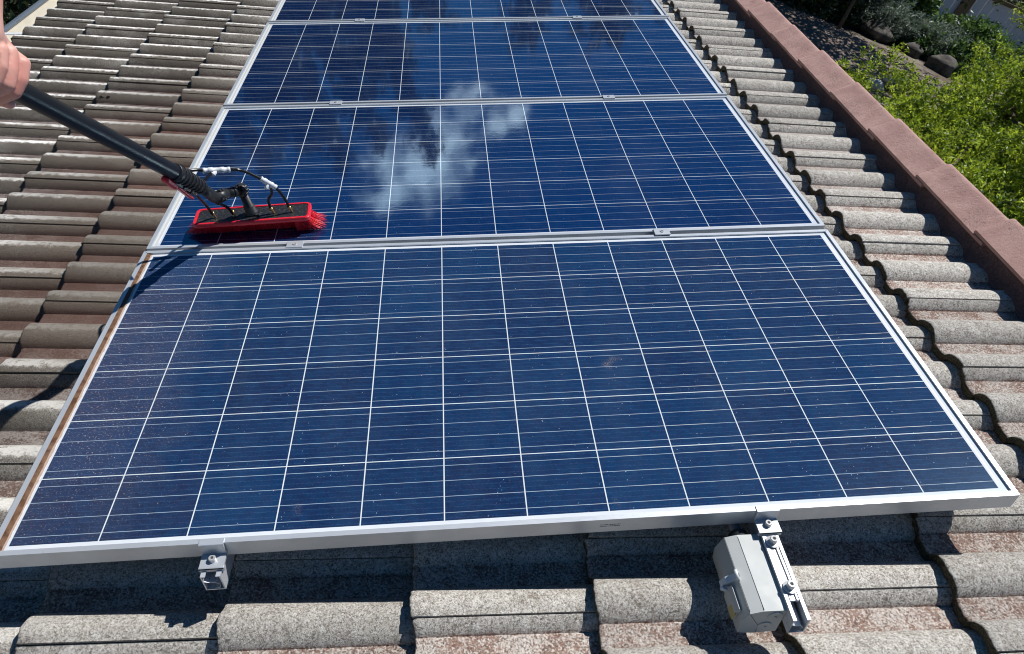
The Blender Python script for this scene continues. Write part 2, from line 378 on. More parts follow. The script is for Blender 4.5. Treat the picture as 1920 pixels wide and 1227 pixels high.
# ------------------------------------------------------------ the house: tiled roof, ridge, gutter
house = root('house', (0, 0, 0), 'house with an old weathered concrete tile roof under the solar panels', 'house')
STEP0, GAUGE, TP = 1.185, .3530, .1445
PH = .025
def roll(d):
    a = abs(d)
    if a < .0485: return -.031+.031*(1-(a/.0485)**2)**.72
    return -.031+(.0012 if .0505 < a < .0535 else 0)
V = []; F = []; A = {k: [] for k in ('crest', 'front', 'tint', 'face')}
def put(p, cr, fr, ti, fa):
    V.append(p); A['crest'].append(cr); A['front'].append(fr); A['tint'].append(ti); A['face'].append(fa); return len(V)-1
NL = 11
ylist0 = [-.0215, -.021, -.013, -.007, 0, .008, .016, .024, .031, .037, .042, .046, .0487, .052, .062, .072, .0825, .0925, .0958,
          .0985, .1025, .1075, .1135, .1205, .1285, .1365, .1445, .1525, .1605, .1685, .1755, .1815, .1865, .1905, .1932, .1965, .207, .2168, .2275, .237,
          .2403, .2430, .247, .252, .2548, .2592, .2632, .2652, .2654]
rr = random.Random(3)
for k in range(0, 11):
    xl = STEP0-GAUGE*k; xr = min(xl+GAUGE+.03, 1.60)
    if k == 10: xl = -2.30
    par = 0 if k % 2 == 0 else 1
    for j in range(-8, 25):
        yj = PH+TP*(2*j+par)
        if yj < -1.6 or yj > 6.2: continue
        ti = rr.random(); dz = rr.uniform(-.0015, .0015); dx = rr.uniform(-.004, .004); skew = rr.uniform(-.006, .006)
        tilt = .029/GAUGE
        xs = [0, .0025, .007, .05, .12, .19, .26, xr-xl]
        rows = []
        # left end face (bottom), then the rounded lip, then along the tile
        prof = []
        for i, dy in enumerate(ylist0):
            d = (dy+TP) % (2*TP)
            near = min(abs(dy), abs(dy-TP), abs(dy-2*TP)); s = dy if abs(dy) < .07 else (dy-TP if abs(dy-TP) < .073 else dy-2*TP)
            z = roll(s)
            if dy < .055: z += .0018                       # cover roll laps over the neighbour
            if dy > .24: z -= .0014
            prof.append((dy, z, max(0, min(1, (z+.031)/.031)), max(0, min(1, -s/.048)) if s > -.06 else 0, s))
        wob = [.0022*math.sin(yj*31+i*.55)+rr.uniform(-.0016, .0016) for i, _ in enumerate(prof)]
        base = []
        for i, (dy, z, cr_, fr_, s_) in enumerate(prof):
            rowz = []
            y = yj+dy; lx = xl+dx+skew*dy+wob[i]
            # lower lip of the end face
            thick = .025 + (.003 if cr_ < .2 else 0)
            zc = -.1205+dz+z
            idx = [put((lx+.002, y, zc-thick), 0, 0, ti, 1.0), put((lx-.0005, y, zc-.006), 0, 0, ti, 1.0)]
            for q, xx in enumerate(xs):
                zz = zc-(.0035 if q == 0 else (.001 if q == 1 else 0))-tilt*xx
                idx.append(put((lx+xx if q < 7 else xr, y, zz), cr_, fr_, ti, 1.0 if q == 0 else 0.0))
            base.append(idx)
        for i in range(len(base)-1):
            for q in range(len(base[i])-1):
                F.append((base[i][q], base[i][q+1], base[i+1][q+1], base[i+1][q]))
        # the cover's front lip, hanging down beside the joint, and a lip closing the far side
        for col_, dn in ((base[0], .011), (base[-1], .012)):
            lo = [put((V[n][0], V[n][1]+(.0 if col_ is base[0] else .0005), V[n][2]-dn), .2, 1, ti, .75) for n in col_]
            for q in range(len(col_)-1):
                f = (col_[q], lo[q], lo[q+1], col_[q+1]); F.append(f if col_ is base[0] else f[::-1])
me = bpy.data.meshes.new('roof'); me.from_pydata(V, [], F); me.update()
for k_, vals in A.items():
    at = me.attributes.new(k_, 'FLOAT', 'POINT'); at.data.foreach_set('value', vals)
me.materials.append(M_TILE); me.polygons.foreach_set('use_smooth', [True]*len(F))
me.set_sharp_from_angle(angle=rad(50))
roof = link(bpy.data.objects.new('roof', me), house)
# underlay, back slope, walls
b = MB(); b.box((-.36, 2.3, -.205), (3.9, 7.9, .02)); part('roof_underlay', b, plain('underlay', (.03, .03, .03), .9), house)
rot2 = Matrix.Rotation(2*TH, 3, 'Y')
b = MB(); c0 = Vector((1.66, 2.3, -.10)); d0 = rot2 @ Vector((1, 0, 0)); n0 = rot2 @ Vector((0, 0, 1))
Xb = Matrix((d0, Vector((0, 1, 0)), n0)).transposed()
b.box(c0+d0*1.95-n0*.07, (3.8, 7.9, .04), Xb)
for i in range(54): b.tube([c0+d0*.06+Vector((0, -3.8+i*TP, 0))-n0*.045, c0+d0*3.85+Vector((0, -3.8+i*TP, 0))-n0*.045], .034, 8)
part('back_slope', b, plain('back_tiles', (.27, .2, .17), .9, 0, .2, 30, .5), house)
b = MB(); R3i = ROOF.to_3x3().inverted()
wv = [Vector(p) for p in ((-2.0, -1.5, -3.7), (5.1, -1.5, -3.7), (5.1, 6.1, -3.7), (-2.0, 6.1, -3.7))]
rz = lambda x: x*math.tan(TH)-.30
pts = [R3i @ p for p in wv]+[R3i @ Vector((p.x, p.y, (-.92 if i in (0, 3) else -.82))) for i, p in enumerate(wv)]
pk = [R3i @ Vector((1.58, y, .20)) for y in (-1.5, 6.1)]
b.add(pts+pk, [(0, 3, 7, 4), (1, 5, 6, 2), (0, 4, 8, 5, 1), (3, 2, 6, 9, 7)]); part('wall', b, M_WALL, house)

for k in range(-7, 15):                                         # ridge caps, far end lapped by a raised lip
    y1 = .922+.3665*k; y0 = y1-.415
    if y1 < -1.6 or y1 > 6.2: continue
    b = MB(); vs = []; n = 14; jj = rr.uniform(-.003, .003); jx = rr.uniform(-.003, .003)
    prof = [(1.531, -.106), (1.528, -.0925), (1.552, -.0840), (1.585, -.0720), (1.612, -.0600), (1.624, -.0550), (1.632, -.0535), (1.640, -.0560), (1.69, -.095), (1.76, -.155), (1.75, -.165)]
    ys = [0, .2, .6, .93, .985, 1.0]
    rnd = random.Random(k)
    for u in ys:
        up = .016*u-.002; inn = -.004 if u == 1 else 0
        for (x, z) in prof: vs.append((x+jx-.25*up+rnd.uniform(-.0004, .0004), y0+(y1-y0)*u, z+up+jj+inn))
    m_ = len(prof)
    fs = [(i*m_+q, i*m_+q+1, (i+1)*m_+q+1, (i+1)*m_+q) for i in range(len(ys)-1) for q in range(m_-1)]
    for e in (0, len(ys)-1):                                     # end thickness
        o = len(vs); vs += [(vs[e*m_+q][0]*.99+.0165, vs[e*m_+q][1], vs[e*m_+q][2]-.016) for q in range(m_)]
        fs += [(e*m_+q, e*m_+q+1, o+q+1, o+q) for q in range(m_-1)]
    b.add(vs, fs, True); o_ = part('ridge_cap', b, M_RIDGE, house, fixn=True); o_.data.set_sharp_from_angle(angle=rad(35)); o_['group'] = 'ridge caps along the top of the roof'
b = MB(); vs = []; ny = 500; rnd = random.Random(5)                # pointing under the caps, following the rolls
for i in range(ny+1):
    y = -1.5+i*7.7/ny; d = ((y-PH+TP/2) % TP)-TP/2; zt = roll(d)-.150
    wbl = .004*math.sin(y*37)+.003*math.sin(y*91+1)+rnd.uniform(-.0015, .0015)
    vs += [(1.556, y, -.0985), (1.551+wbl*.4, y, -.118), (1.546+wbl, y, zt+.016), (1.522+wbl*1.5, y, zt+.004)]
b.add(vs, [(i*4+q, i*4+q+1, (i+1)*4+q+1, (i+1)*4+q) for i in range(ny) for q in range(3)], True); part('ridge_bedding', b, M_BED, house, fixn=False)

b = MB(); b.box((-2.318, 2.3, -.24), (.018, 7.8, .17)); part('fascia', b, M_CREAM, house)
gut = MB()
gp = [(-2.328, -.185), (-2.333, -.31), (-2.345, -.325), (-2.48, -.318), (-2.492, -.30), (-2.510, -.205)]
vs = []; ys = [-1.6, 6.2]
for y in ys: vs += [(x, y, z) for x, z in gp]
gut.add(vs, [(i, i+1, i+1+len(gp), i+len(gp)) for i in range(len(gp)-1)])
vs = [(x+dx_, y, z+dz_) for y in ys for (x, z), (dx_, dz_) in zip(gp, [(0, 0), (-.002, -.001), (0, -.003), (0, -.003), (-.003, 0), (-.003, 0)])]
gut.add(vs, [(i, i+1, i+1+len(gp), i+len(gp)) for i in range(len(gp)-1)])
g_ = part('gutter', gut, M_CREAM, house, fixn=False)
b = MB(); b.tube([(-2.514, -1.6, -.199), (-2.514, 6.2, -.199)], .011, 12); b.tube([(-2.542, -1.6, -.214), (-2.542, 6.2, -.214)], .016, 12); b.box((-2.526, 2.3, -.25), (.004, 7.8, .08))
sub('gutter_lip', b, M_BLUEG, g_, house)
for y in (2.86, 3.9):
    b = MB(); b.box((-2.415, y, -.188), (.19, .03, .004), None, .001); b.box((-2.318, y, -.2), (.004, .03, .024))
    sub('gutter_strap', b, M_WHITE, g_, house)

b = MB(); rn_ = random.Random(4); vs = []  # dark scrap standing in for the black hole of a chipped tile corner
for i in range(7):
    for q in range(4):
        vs.append((-1.60+i*.007+rn_.uniform(-.002, .002), 1.80+q*.006+rn_.uniform(-.003, .003), -.116+rn_.uniform(0, .014)))
b.add(vs, [(i*4+q, i*4+q+1, i*4+q+5, i*4+q+4) for i in range(6) for q in range(3)])
single('chip_hole_patch', b, plain('black_chip_hole', (.012, .010, .008), .8), (-1.58, 1.81, -.118), 'small black scrap standing in for the dark hole of a chipped tile corner above the pole', 'leaf', fixn=False)
# ------------------------------------------------------------ solar panels
HW, HH = .979, .4702
def make_panel(dirty):
    r = root('solar_panel', (0, 0, 0), 'x', 'solar panel', 'blue solar panels in a row up the roof')
    b = MB(); m = 0
    lip = .0105; zt = .005; zb = -.036
    # frame: two long and two short mitred extrusions with a lip standing over the glass
    def rail(pa, pb, qa, qb, la, lb):
        # outer pa-pb, inner lip qa-qb, and a foot flange at the bottom la-lb
        P = lambda p, z: (p[0], p[1], z)
        vs = [P(pa, zb), P(pb, zb), P(pb, zt-.0012), P(pa, zt-.0012), (pa[0]*.9995+qa[0]*.0005, pa[1]*.999+qa[1]*.001, zt), (pb[0]*.9995+qb[0]*.0005, pb[1]*.999+qb[1]*.001, zt), P(qb, zt), P(qa, zt), P(qb, .0004), P(qa, .0004), P(la, zb), P(lb, zb)]
        b.add(vs, [(0, 1, 2, 3), (3, 2, 5, 4), (4, 5, 6, 7), (7, 6, 8, 9), (0, 10, 11, 1)])
    g = .00015
    O = [(-HW, -HH), (HW, -HH), (HW, HH), (-HW, HH)]; I = [(-HW+lip, -HH+lip), (HW-lip, -HH+lip), (HW-lip, HH-lip), (-HW+lip, HH-lip)]
    L_ = [(-HW+.03, -HH+.03), (HW-.03, -HH+.03), (HW-.03, HH-.03), (-HW+.03, HH-.03)]
    for i in range(4):
        j = (i+1) % 4; d = Vector((*O[j], 0))-Vector((*O[i], 0)); d.normalize(); e = (d.x*g, d.y*g)
        a_ = lambda p, s: (p[0]+s*e[0], p[1]+s*e[1])
        rail(a_(O[i], 1), a_(O[j], -1), a_(I[i], 1), a_(I[j], -1), a_(L_[i], 1), a_(L_[j], -1))
    part('frame', b, M_ALU, r, fixn=False)
    b = MB(); e = lip-.003; b.add([(-HW+e, -HH+e, 0), (HW-e, -HH+e, 0), (HW-e, HH-e, 0), (-HW+e, HH-e, 0)], [(0, 1, 2, 3)])
    part('glass', b, M_DIRTY if dirty else M_CLEAN, r, fixn=False)
    b = MB(); b.add([(-HW+e, -HH+e, -.006), (HW-e, -HH+e, -.006), (HW-e, HH-e, -.006), (-HW+e, HH-e, -.006)], [(3, 2, 1, 0)])
    part('backsheet', b, M_WHITE, r, fixn=False)
    return r
def mitres(r):
    m_ = plain('mitre_shadow', (.12, .12, .13), .7)
    for sx in (-1, 1):
        for sy in (-1, 1):
            b = MB(); b.tube([(sx*(HW-.0005), sy*(HH-.0005), .0052), (sx*(HW-.0103), sy*(HH-.0103), .0052)], .00045, 5); part('mitre_joint', b, m_, r)
p1 = make_panel(True); p2 = make_panel(False); mitres(p1)
# silt and mud caught behind the low lip of the unwashed panel
b = MB(); vs = []; n = 160; rnd = random.Random(2)
for i in range(n+1):
    y = -HH+.0105+(2*HH-.021)*i/n; wv_ = .0007*math.sin(i*.13)+.0004*math.sin(i*.41+1)+rnd.uniform(-.0004, .0004)
    vs += [(-HW+.0100, y, .0036), (-HW+.0150, y, .0026), (-HW+.0195+wv_, y, .0006)]
b.add(vs, [(i*3+q, i*3+q+1, (i+1)*3+q+1, (i+1)*3+q) for i in range(n) for q in range(2)], True)
part('mud_deposit', b, M_MUD, p1, fixn=False)
def cp(r):
    c = r.copy(); link(c)
    for ch in r.children: d = ch.copy(); link(d); d.parent = c
    return c
p3 = cp(p2); p4 = cp(p2)
place = [(p1, (0, 0, -.0051), (math.atan(.0112), .003, -.0007)), (p2, (0, .9561, 0), (0, 0, 0)), (p3, (.001, 1.9116, 0), (0, 0, .0004)), (p4, (.0028, 2.8671, 0), (0, 0, .0006))]
labs = ['nearest solar panel, unwashed, with grit and brown mud along its left edge', 'solar panel being washed, with the red brush resting on its lower left corner',
        'clean solar panel third from the front, just beyond the one with the brush', 'farthest solar panel, cut off by the top of the photo']
for (r, loc, eu), lb in zip(place, labs):
    r.matrix_world = ROOF @ Matrix.Translation(loc) @ Euler(eu).to_matrix().to_4x4(); r['label'] = lb

# small print on the near frame: an illegible rubber stamp mark
b = MB(); rnd = random.Random(9)
for i in range(2):
    x = .138
    while x < .178:
        w_ = rnd.uniform(.001, .004); b.box((x+w_/2, -HH-.0002, -.012-.005*i), (w_, .0005, .0013)); x += w_+rnd.uniform(.0006, .0016)
o_ = part('stamp_mark', b, plain('grey_ink', (.10, .10, .11), .8), p1)

# ------------------------------------------------------------ mounting rails, clamps
def rail_x(side, y): return (-.584+.0150*(y+.47)) if side == 0 else (.4640+.0192*(y+.47))
def rail_poly(w_, h_, t_, l_):
    a = w_/2; return [(-a, 0), (-a, -h_), (a, -h_), (a, 0), (a-l_, 0), (a-l_, -t_), (a-t_, -t_), (a-t_, -h_+t_), (-a+t_, -h_+t_), (-a+t_, -t_), (-a+l_, -t_), (-a+l_, 0)]
for s, y0, lab in ((0, -.517, 'aluminium rail whose open end sticks out below the left clamp'), (1, -.676, 'aluminium rail running beside the grey junction box')):
    wd_ = .036 if s == 0 else .0315; lipw = .0085 if s == 0 else .0062
    r_ = root('mounting_rail', (rail_x(s, y0), y0, -.083), lab, 'rail', 'aluminium rails carrying the panels')
    P = rail_poly(wd_, .045, .0024, lipw); n = len(P); y1 = 3.36; vs = []
    for y in (y0, y1): vs += [(rail_x(s, y)+u, y, -.038+v) for u, v in P]
    fs = [(i, (i+1) % n, (i+1) % n+n, i+n) for i in range(n)]+[(0, 1, 8, 9), (1, 2, 7, 8), (2, 3, 6, 7), (3, 4, 5, 6), (9, 10, 11, 0)]
    b = MB(); b.add(vs, fs); part('channel', b, M_ALU2, r_, fixn=False)
    h_ = wd_/2-.0026
    web = [(-h_, -.018), (-.006, -.022), (.004, -.022), (h_*.75, -.029), (h_*.55, -.039), (-.002, -.0422)]
    wb = []
    for y in (y0+.001, y1): wb += [(rail_x(s, y)+u, y, -.038+v) for u, v in web]
    wb += [(x, y, z-.0012) for x, y, z in wb]; m_ = len(web)
    b = MB(); b.add(wb, [(i, i+1, i+1+m_, i+m_) for i in range(m_-1)]+[(i+2*m_, i+1+2*m_, i+1+3*m_, i+3*m_) for i in range(m_-1)]+[(i, i+1, i+1+2*m_, i+2*m_) for i in range(m_-1)])
    part('inner_web', b, M_ALU2, r_, fixn=False)
    if s:
        b = MB()
        for u, w_ in ((-.0040, .0098), (.0060, .0054)): b.box((rail_x(1, -.56)+u, -.565, -.0425), (w_, .148, .006), None, .0006)
        part('splice', b, M_ALU2, r_)

def bolt(r_, c, rad_=.0065, h_=.008, washer=0, name='bolt'):
    c = Vector(c); b = MB(); n = 20; vs = []
    # socket head with a hexagonal recess
    ring = lambda rr_, z, k=n: [(c.x+rr_*math.cos(2*math.pi*i/k), c.y+rr_*math.sin(2*math.pi*i/k), c.z+z) for i in range(k)]
    hexr = []
    for i in range(n):
        a = 2*math.pi*i/n; m = (a+math.pi/6) % (math.pi/3)-math.pi/6; q = rad_*.5*math.cos(math.pi/6)/math.cos(m); hexr.append(q)
    hx = lambda z: [(c.x+hexr[i]*math.cos(2*math.pi*i/n), c.y+hexr[i]*math.sin(2*math.pi*i/n), c.z+z) for i in range(n)]
    L_ = [ring(rad_, 0), ring(rad_, h_-.001), ring(rad_*.88, h_), hx(h_), hx(h_*.35)]
    for l in L_: vs += l
    fs = [(i*n+k, i*n+(k+1) % n, (i+1)*n+(k+1) % n, (i+1)*n+k) for i in range(4) for k in range(n)]+[[4*n+k for k in range(n)]]
    b.add(vs, fs, False); o = part(name, b, M_STEEL, r_)
    if washer:
        b = MB(); vs = ring(rad_*.95, .0001)+ring(washer, -.0002)+ring(washer, -.0022)
        b.add(vs, [(i*n+k, i*n+(k+1) % n, (i+1)*n+(k+1) % n, (i+1)*n+k) for i in range(2) for k in range(n)]); sub('washer', b, M_STEEL, o, r_)
    return o
mids = [(.478, 0), (.478, 1), (1.434, 0), (1.434, 1), (2.390, 0), (2.390, 1)]
mlabs = ['small clamp between the two nearest panels, just below the red brush', 'small clamp between the two nearest panels, on the right-hand rail',
         'left clamp in the gap between the second and third panels', 'right clamp in the gap between the second and third panels',
         'left clamp in the gap between the third and farthest panels', 'right clamp in the gap between the third and farthest panels']
src = None
for (y, s), lb in zip(mids, mlabs):
    x = rail_x(s, y)
    if src is None:
        loc = (x, y, .005); c = root('mid_clamp', loc, lb, 'clamp', 'small clamps holding neighbouring panels')
        b = MB(); b.box((x, y, .0072), (.046, .031, .0036), None, .0008); b.box((x, y-.0048, -.014), (.046, .0022, .039)); b.box((x, y+.0048, -.014), (.046, .0022, .039))
        part('clamp_plate', b, M_ALU, c)
        bolt(c, (x, y, .0090), .0062, .0022, .0)
        src = c
    else:
        c = cp(src); c['label'] = lb; c.matrix_world = ROOF @ Matrix.Translation((x, y, .005))
for s, lb in ((0, 'left end clamp gripping the front of the nearest panel'), (1, 'right end clamp gripping the panel front above the junction box')):
    x = rail_x(s, -.48); yf = -HH-.0006
    z0 = -.0103+(-.003*x)-.0002
    r_ = root('end_clamp', (x, yf, -.035), lb, 'clamp', 'end clamps at the front of the nearest panel')
    b = MB(); prof = [(yf+.010, z0+.0072), (yf+.010, z0+.0042), (yf-.0005, z0+.0040), (yf-.0005, -.0352), (yf-.034, -.0352), (yf-.034, -.0308), (yf-.0045, -.0308), (yf-.0045, z0+.0062), (yf-.0035, z0+.0072)]
    b.prism([(y, z) for y, z in prof], x-.022, x+.022, axis=0); part('bracket', b, M_ALU, r_)
    b = MB(); b.box((x, yf-.031, -.0365), (.046, .006, .012), None, .001); part('foot_lip', b, M_ALU, r_)
    bolt(r_, (x, yf-.017, -.0308), .0066, .0085, .0)

# hidden hook of the right rail, a dark cable gland behind the box
cg = root('cable_gland', (.405, -.478, -.07), 'dark rounded cable gland behind the grey junction box under the panel edge', 'cable gland')
b = MB(); b.tube([(.413, -.497, -.067), (.413, -.482, -.067), (.413, -.478, -.067)], [.019, .019, .014], 18); part('gland_nut', b, M_BLACK, cg)
b = MB(); b.tube([(.413, -.482, -.067), (.412, -.42, -.068), (.40, -.3, -.075)], .011, 12); part('conduit', b, plain('grey_conduit', (.16, .16, .16), .5), cg)

# rail bolts by the junction box
for y, lb in ((-.522, 'upper bolt with a washer on the rail beside the grey box'), (-.615, 'lower bolt with a washer on the rail beside the grey box')):
    x = rail_x(1, y)-.0005
    r_ = root('rail_bolt', (x, y, -.0375), lb, 'bolt', 'bolts on the rail beside the grey box')
    bolt(r_, (x, y, -.0345), .0074, .0110, .0128, 'bolt_head')

# ------------------------------------------------------------ junction box
jb = root('junction_box', (.405, -.575, -.115), 'grey plastic junction box fixed to the rail below the nearest panel', 'electrical box')
sec = [(.4450, -.0465), (.402, -.0445), (.378, -.051), (.3665, -.084), (.3685, -.118), (.394, -.124), (.4430, -.124)]
b = MB(); yb, ya = -.652, -.497
b.prism(sec, yb+.012, ya, axis=1)
sec2 = [(.405+(x-.405)*.985, z*.985-.0012) for x, z in sec]
o = len(b.v); n = len(sec); b.add([(x, yb+.012, z) for x, z in sec]+[(x, yb, z) for x, z in sec2], [(i, (i+1) % n, (i+1) % n+n, i+n) for i in range(n)]+[list(range(2*n-1, n-1, -1))])
part('box_body', b, M_BOX, jb)
# lid line, hinge seam
b = MB(); b.tube([(.4025, yb+.002, -.0443), (.4025, ya-.004, -.0443)], .0006, 6); b.tube([(.3790, yb+.004, -.0508), (.3790, ya, -.0508)], .0005, 6)
b.tube([(.3780+.0, yb-.0002, -.0520), (.4035, yb-.0002, -.0975), (.4035, yb-.0002, -.120)], .0005, 6)
part('lid_seam', b, plain('seam_shadow', (.14, .15, .15), .8), jb)
b = MB(); b.prism([(.3785, -.0500), (.3725, -.0545), (.3590, -.0640), (.3510, -.0790), (.3550, -.0820), (.3620, -.0800), (.3640, -.0760), (.3700, -.0780)], -.583, -.571, axis=1)
b.tube([(.3805, -.577, -.0485), (.3745, -.577, -.0510)], .0105, 18); b.box((.3570, -.589, -.0770), (.020, .006, .008), Matrix.Rotation(.6, 3, 'Y'), .001)
lt = part('latch', b, M_WHITE, jb)
b = MB(); b.tube([(.3812, -.577, -.0482), (.3808, -.577, -.0484)], .0033, 14); sub('latch_screw', b, M_BLACK, lt, jb)
b = MB(); b.prism([(.3655, -.0610), (.3605, -.0720), (.3590, -.0980), (.3640, -.1000), (.3690, -.0960), (.3720, -.0700)], -.636, -.590, axis=1)
part('side_hinge', b, M_BOX, jb)
b = MB(); b.add([(.3632, -.643, -.0905), (.3632, -.618, -.0905), (.3669, -.618, -.0735), (.3669, -.643, -.0735)], [(0, 1, 2, 3)]); b.v = [(x-.0025, y, z) for x, y, z in b.v]
b2 = MB(); b2.box((.3595, -.628, -.0850), (.0015, .022, .018), Matrix.Rotation(.2, 3, 'Y')); part('warning_label', b2, M_LABEL, jb)
for cx, cz in ((.4265, -.0640), (.4150, -.0980)):
    b = MB(); b.tube([(cx, yb+.002, cz), (cx, yb-.0016, cz), (cx, yb-.0022, cz)], [.0135, .0135, .0125], 30); k_ = part('knockout', b, M_BOX, jb)
    b = MB(); b.box((cx+.001, yb-.0024, cz), (.006, .0006, .0016), Matrix.Rotation(.6, 3, 'Y')); sub('slot', b, M_BLACK, k_, jb)

# ------------------------------------------------------------ brush on its pole
br = root('cleaning_brush', (-.69, .585, .003), 'red window-cleaning brush on a long black pole resting on a solar panel', 'brush')
bd = Vector((.99748, .07093, 0)); bn = Vector((-.07093, .99748, 0)); bz = Vector((0, 0, 1))
BC = Vector((-.6925, .5730, .0))                   # middle of the block
Xb = Matrix((bd, bn, bz)).transposed()
def bp(u, v, z): return BC+bd*u+bn*v+bz*z
def rrect(w_, d_, r_, z, n=5):
    o = []
    for cx, cy, a0 in ((w_-r_, d_-r_, 0), (-w_+r_, d_-r_, 90), (-w_+r_, -d_+r_, 180), (w_-r_, -d_+r_, 270)):
        for i in range(n+1): a = rad(a0+90*i/n); o.append(bp(cx+r_*math.cos(a), cy+r_*math.sin(a), z))
    return o
L_ = [rrect(.150, .034, .010, .041), rrect(.158, .041, .014, .042), rrect(.161, .0430, .015, .0445), rrect(.161, .0430, .015, .054), rrect(.159, .041, .014, .0565), rrect(.1535, .0355, .010, .0565), rrect(.1525, .0345, .010, .0535)]
b = MB(); n = len(L_[0]); vs = sum(L_, [])
b.add(vs, [(i*n+k, i*n+(k+1) % n, (i+1)*n+(k+1) % n, (i+1)*n+k) for i in range(len(L_)-1) for k in range(n)]+[list(range(n))[::-1], [6*n+k for k in range(n)]], True)
o_ = part('brush_block', b, M_RED, br); o_.data.set_sharp_from_angle(angle=rad(40))
b = MB(); vs = rrect(.151, .033, .009, .0538)+rrect(.151, .033, .009, .0552); b.add(vs, [(k, (k+1) % n, (k+1) % n+n, k+n) for k in range(n)]+[[n+k for k in range(n)]]); part('pad', b, M_PAD, br)
# bristles, flared at both ends, as fine strands
rnd = random.Random(11); b = MB()
for i in range(5200):
    u = rnd.uniform(-1, 1); v = rnd.uniform(-1, 1)
    if abs(v) < .5 and abs(u) < .86 and rnd.random() < .8: v = math.copysign(rnd.uniform(.5, 1), v)
    px_, py_ = u*.152, (v*.032 if v > 0 or u > .75 else v*.010)
    eu = max(0, abs(u)-.72)/.28; ex = math.copysign(.038*eu**1.3, u)*(1.25 if u > 0 else 1.15)+rnd.uniform(-.004, .004); ey = v*(.002+.006*eu)+.006+rnd.uniform(-.003, .003)
    tip = .0015+rnd.uniform(0, .002)+.010*eu*rnd.random()
    p0 = bp(px_, py_, .042); pm = bp(px_+ex*.45, py_+ey*.4, .022); pt = bp(px_+ex, py_+ey, tip)
    side = Vector((rnd.uniform(-1, 1), rnd.uniform(-1, 1), 0)).normalized()*.00055
    b.add([p0-side, p0+side, pm+side, pm-side, pt+side*.7, pt-side*.7], [(0, 1, 2, 3), (3, 2, 4, 5)])
part('bristles', b, M_BRIS, br, fixn=False)
# joint: socket, elbow, knuckle, collar
b = MB(); S0 = Vector((-.695, .573, .055)); E = Vector((-.7035, .560, .139))
d_ = (E-S0).normalized()
b.tube([S0, S0+d_*.008, S0+d_*.009, S0+d_*.030, S0+d_*.031, E-d_*.012], [.0185, .0185, .016, .0155, .0125, .0115], 20)
b.box(S0+Vector((.016, -.012, .002)), (.012, .010, .006), None, .001)
part('socket', b, M_BLACK, br)
K = Vector((-.7330, .527, .148)); K2 = Vector((-.7560, .497, .152)); CL = Vector((-.7600, .430, .2250))
b = MB(); b.tube([E+Vector((.004, .008, -.002)), E-Vector((.004, .008, -.002))], .017, 18)
for i in range(10):
    a = 2*math.pi*i/10; ax = basis((.4, .8, 0)); b.box(E+ax @ Vector((math.cos(a)*.016, math.sin(a)*.016, 0)), (.005, .005, .020), ax @ Matrix.Rotation(a, 3, 'Z'), .0006)
b.tube([E, K], [.0125, .0135], 18); b.tube([E.lerp(K, .45), E.lerp(K, .62)], .0152, 18)
part('elbow', b, M_BLACK, br)
b = MB(); ax = basis(K2-CL)
for i in range(9):
    a = 2*math.pi*i/9; b.box(K.lerp(K2, .5)+basis((.8, -.3, .5)) @ Vector((math.cos(a)*.014, math.sin(a)*.014, 0)), (.006, .006, .026), basis((.8, -.3, .5)) @ Matrix.Rotation(a, 3, 'Z'), .0006)
b.tube([K, K2], .0150, 18)
part('knuckle', b, M_BLACK, br)
P0 = Vector((-.765, .325, .322)); HAND = Vector((-.832, -.010, .660)); pd = (HAND-P0).normalized(); PEND = HAND+pd*1.1
b = MB(); b.tube([K2+Vector((.004, .006, -.006)), K2.lerp(CL, .15), K2.lerp(CL, .55), CL], [.0145, .0155, .0150, .0145], 18); part('neck', b, M_BLACK, br)
# three nested clamps between neck and pole, then the pole
Q = [CL.lerp(P0, f) for f in (-.05, .0, .28, .30, .56, .58, .84, .86, 1.0, 1.08)]
b = MB(); rs = [.0175, .0178, .0178, .0192, .0192, .0204, .0204, .0216, .0216, .0205]
pts = []; rr2 = []
for i in range(len(Q)): pts.append(Q[i]); rr2.append(rs[i])
b.tube(pts, rr2, 26)
for i, f in enumerate((.02, .17, .31, .45, .59, .73, .88)):     # ribs of the grips
    q = CL.lerp(P0, f); q2 = CL.lerp(P0, f+.05); b.tube([q, q2], rs[min(9, 1+i)]+.0020, 26)
gr = part('clamp_grip', b, M_BLACK, br)
low = (Vector((-.35, -.35, -.85))); low = (low-pd*low.dot(pd)).normalized(); sd = pd.cross(low)
for i, f in enumerate((.12, .42, .74)):
    b = MB(); c_ = CL.lerp(P0, f+.10)+low*.022; Xg = Matrix((sd, pd, low)).transposed()
    b.box(c_, (.020, .034, .012), Xg, .003); part('clamp_lever', b, M_BLACK, br)
b = MB(); Xg = Matrix((sd, (pd-low*.12).normalized(), low)).transposed()
b.box(CL.lerp(P0, .60)+low*.0300, (.018, .105, .008), Xg, .0025); b.box(P0+low*.027+pd*.006, (.020, .050, .014), Xg, .004)
part('red_lever', b, M_RED, br)
b = MB(); b.tube([P0-pd*.004, P0+pd*.006, P0+pd*.3, HAND, PEND], [.0180, .0185, .0185, .0185, .0185], 30); part('pole', b, M_CARBON, br)
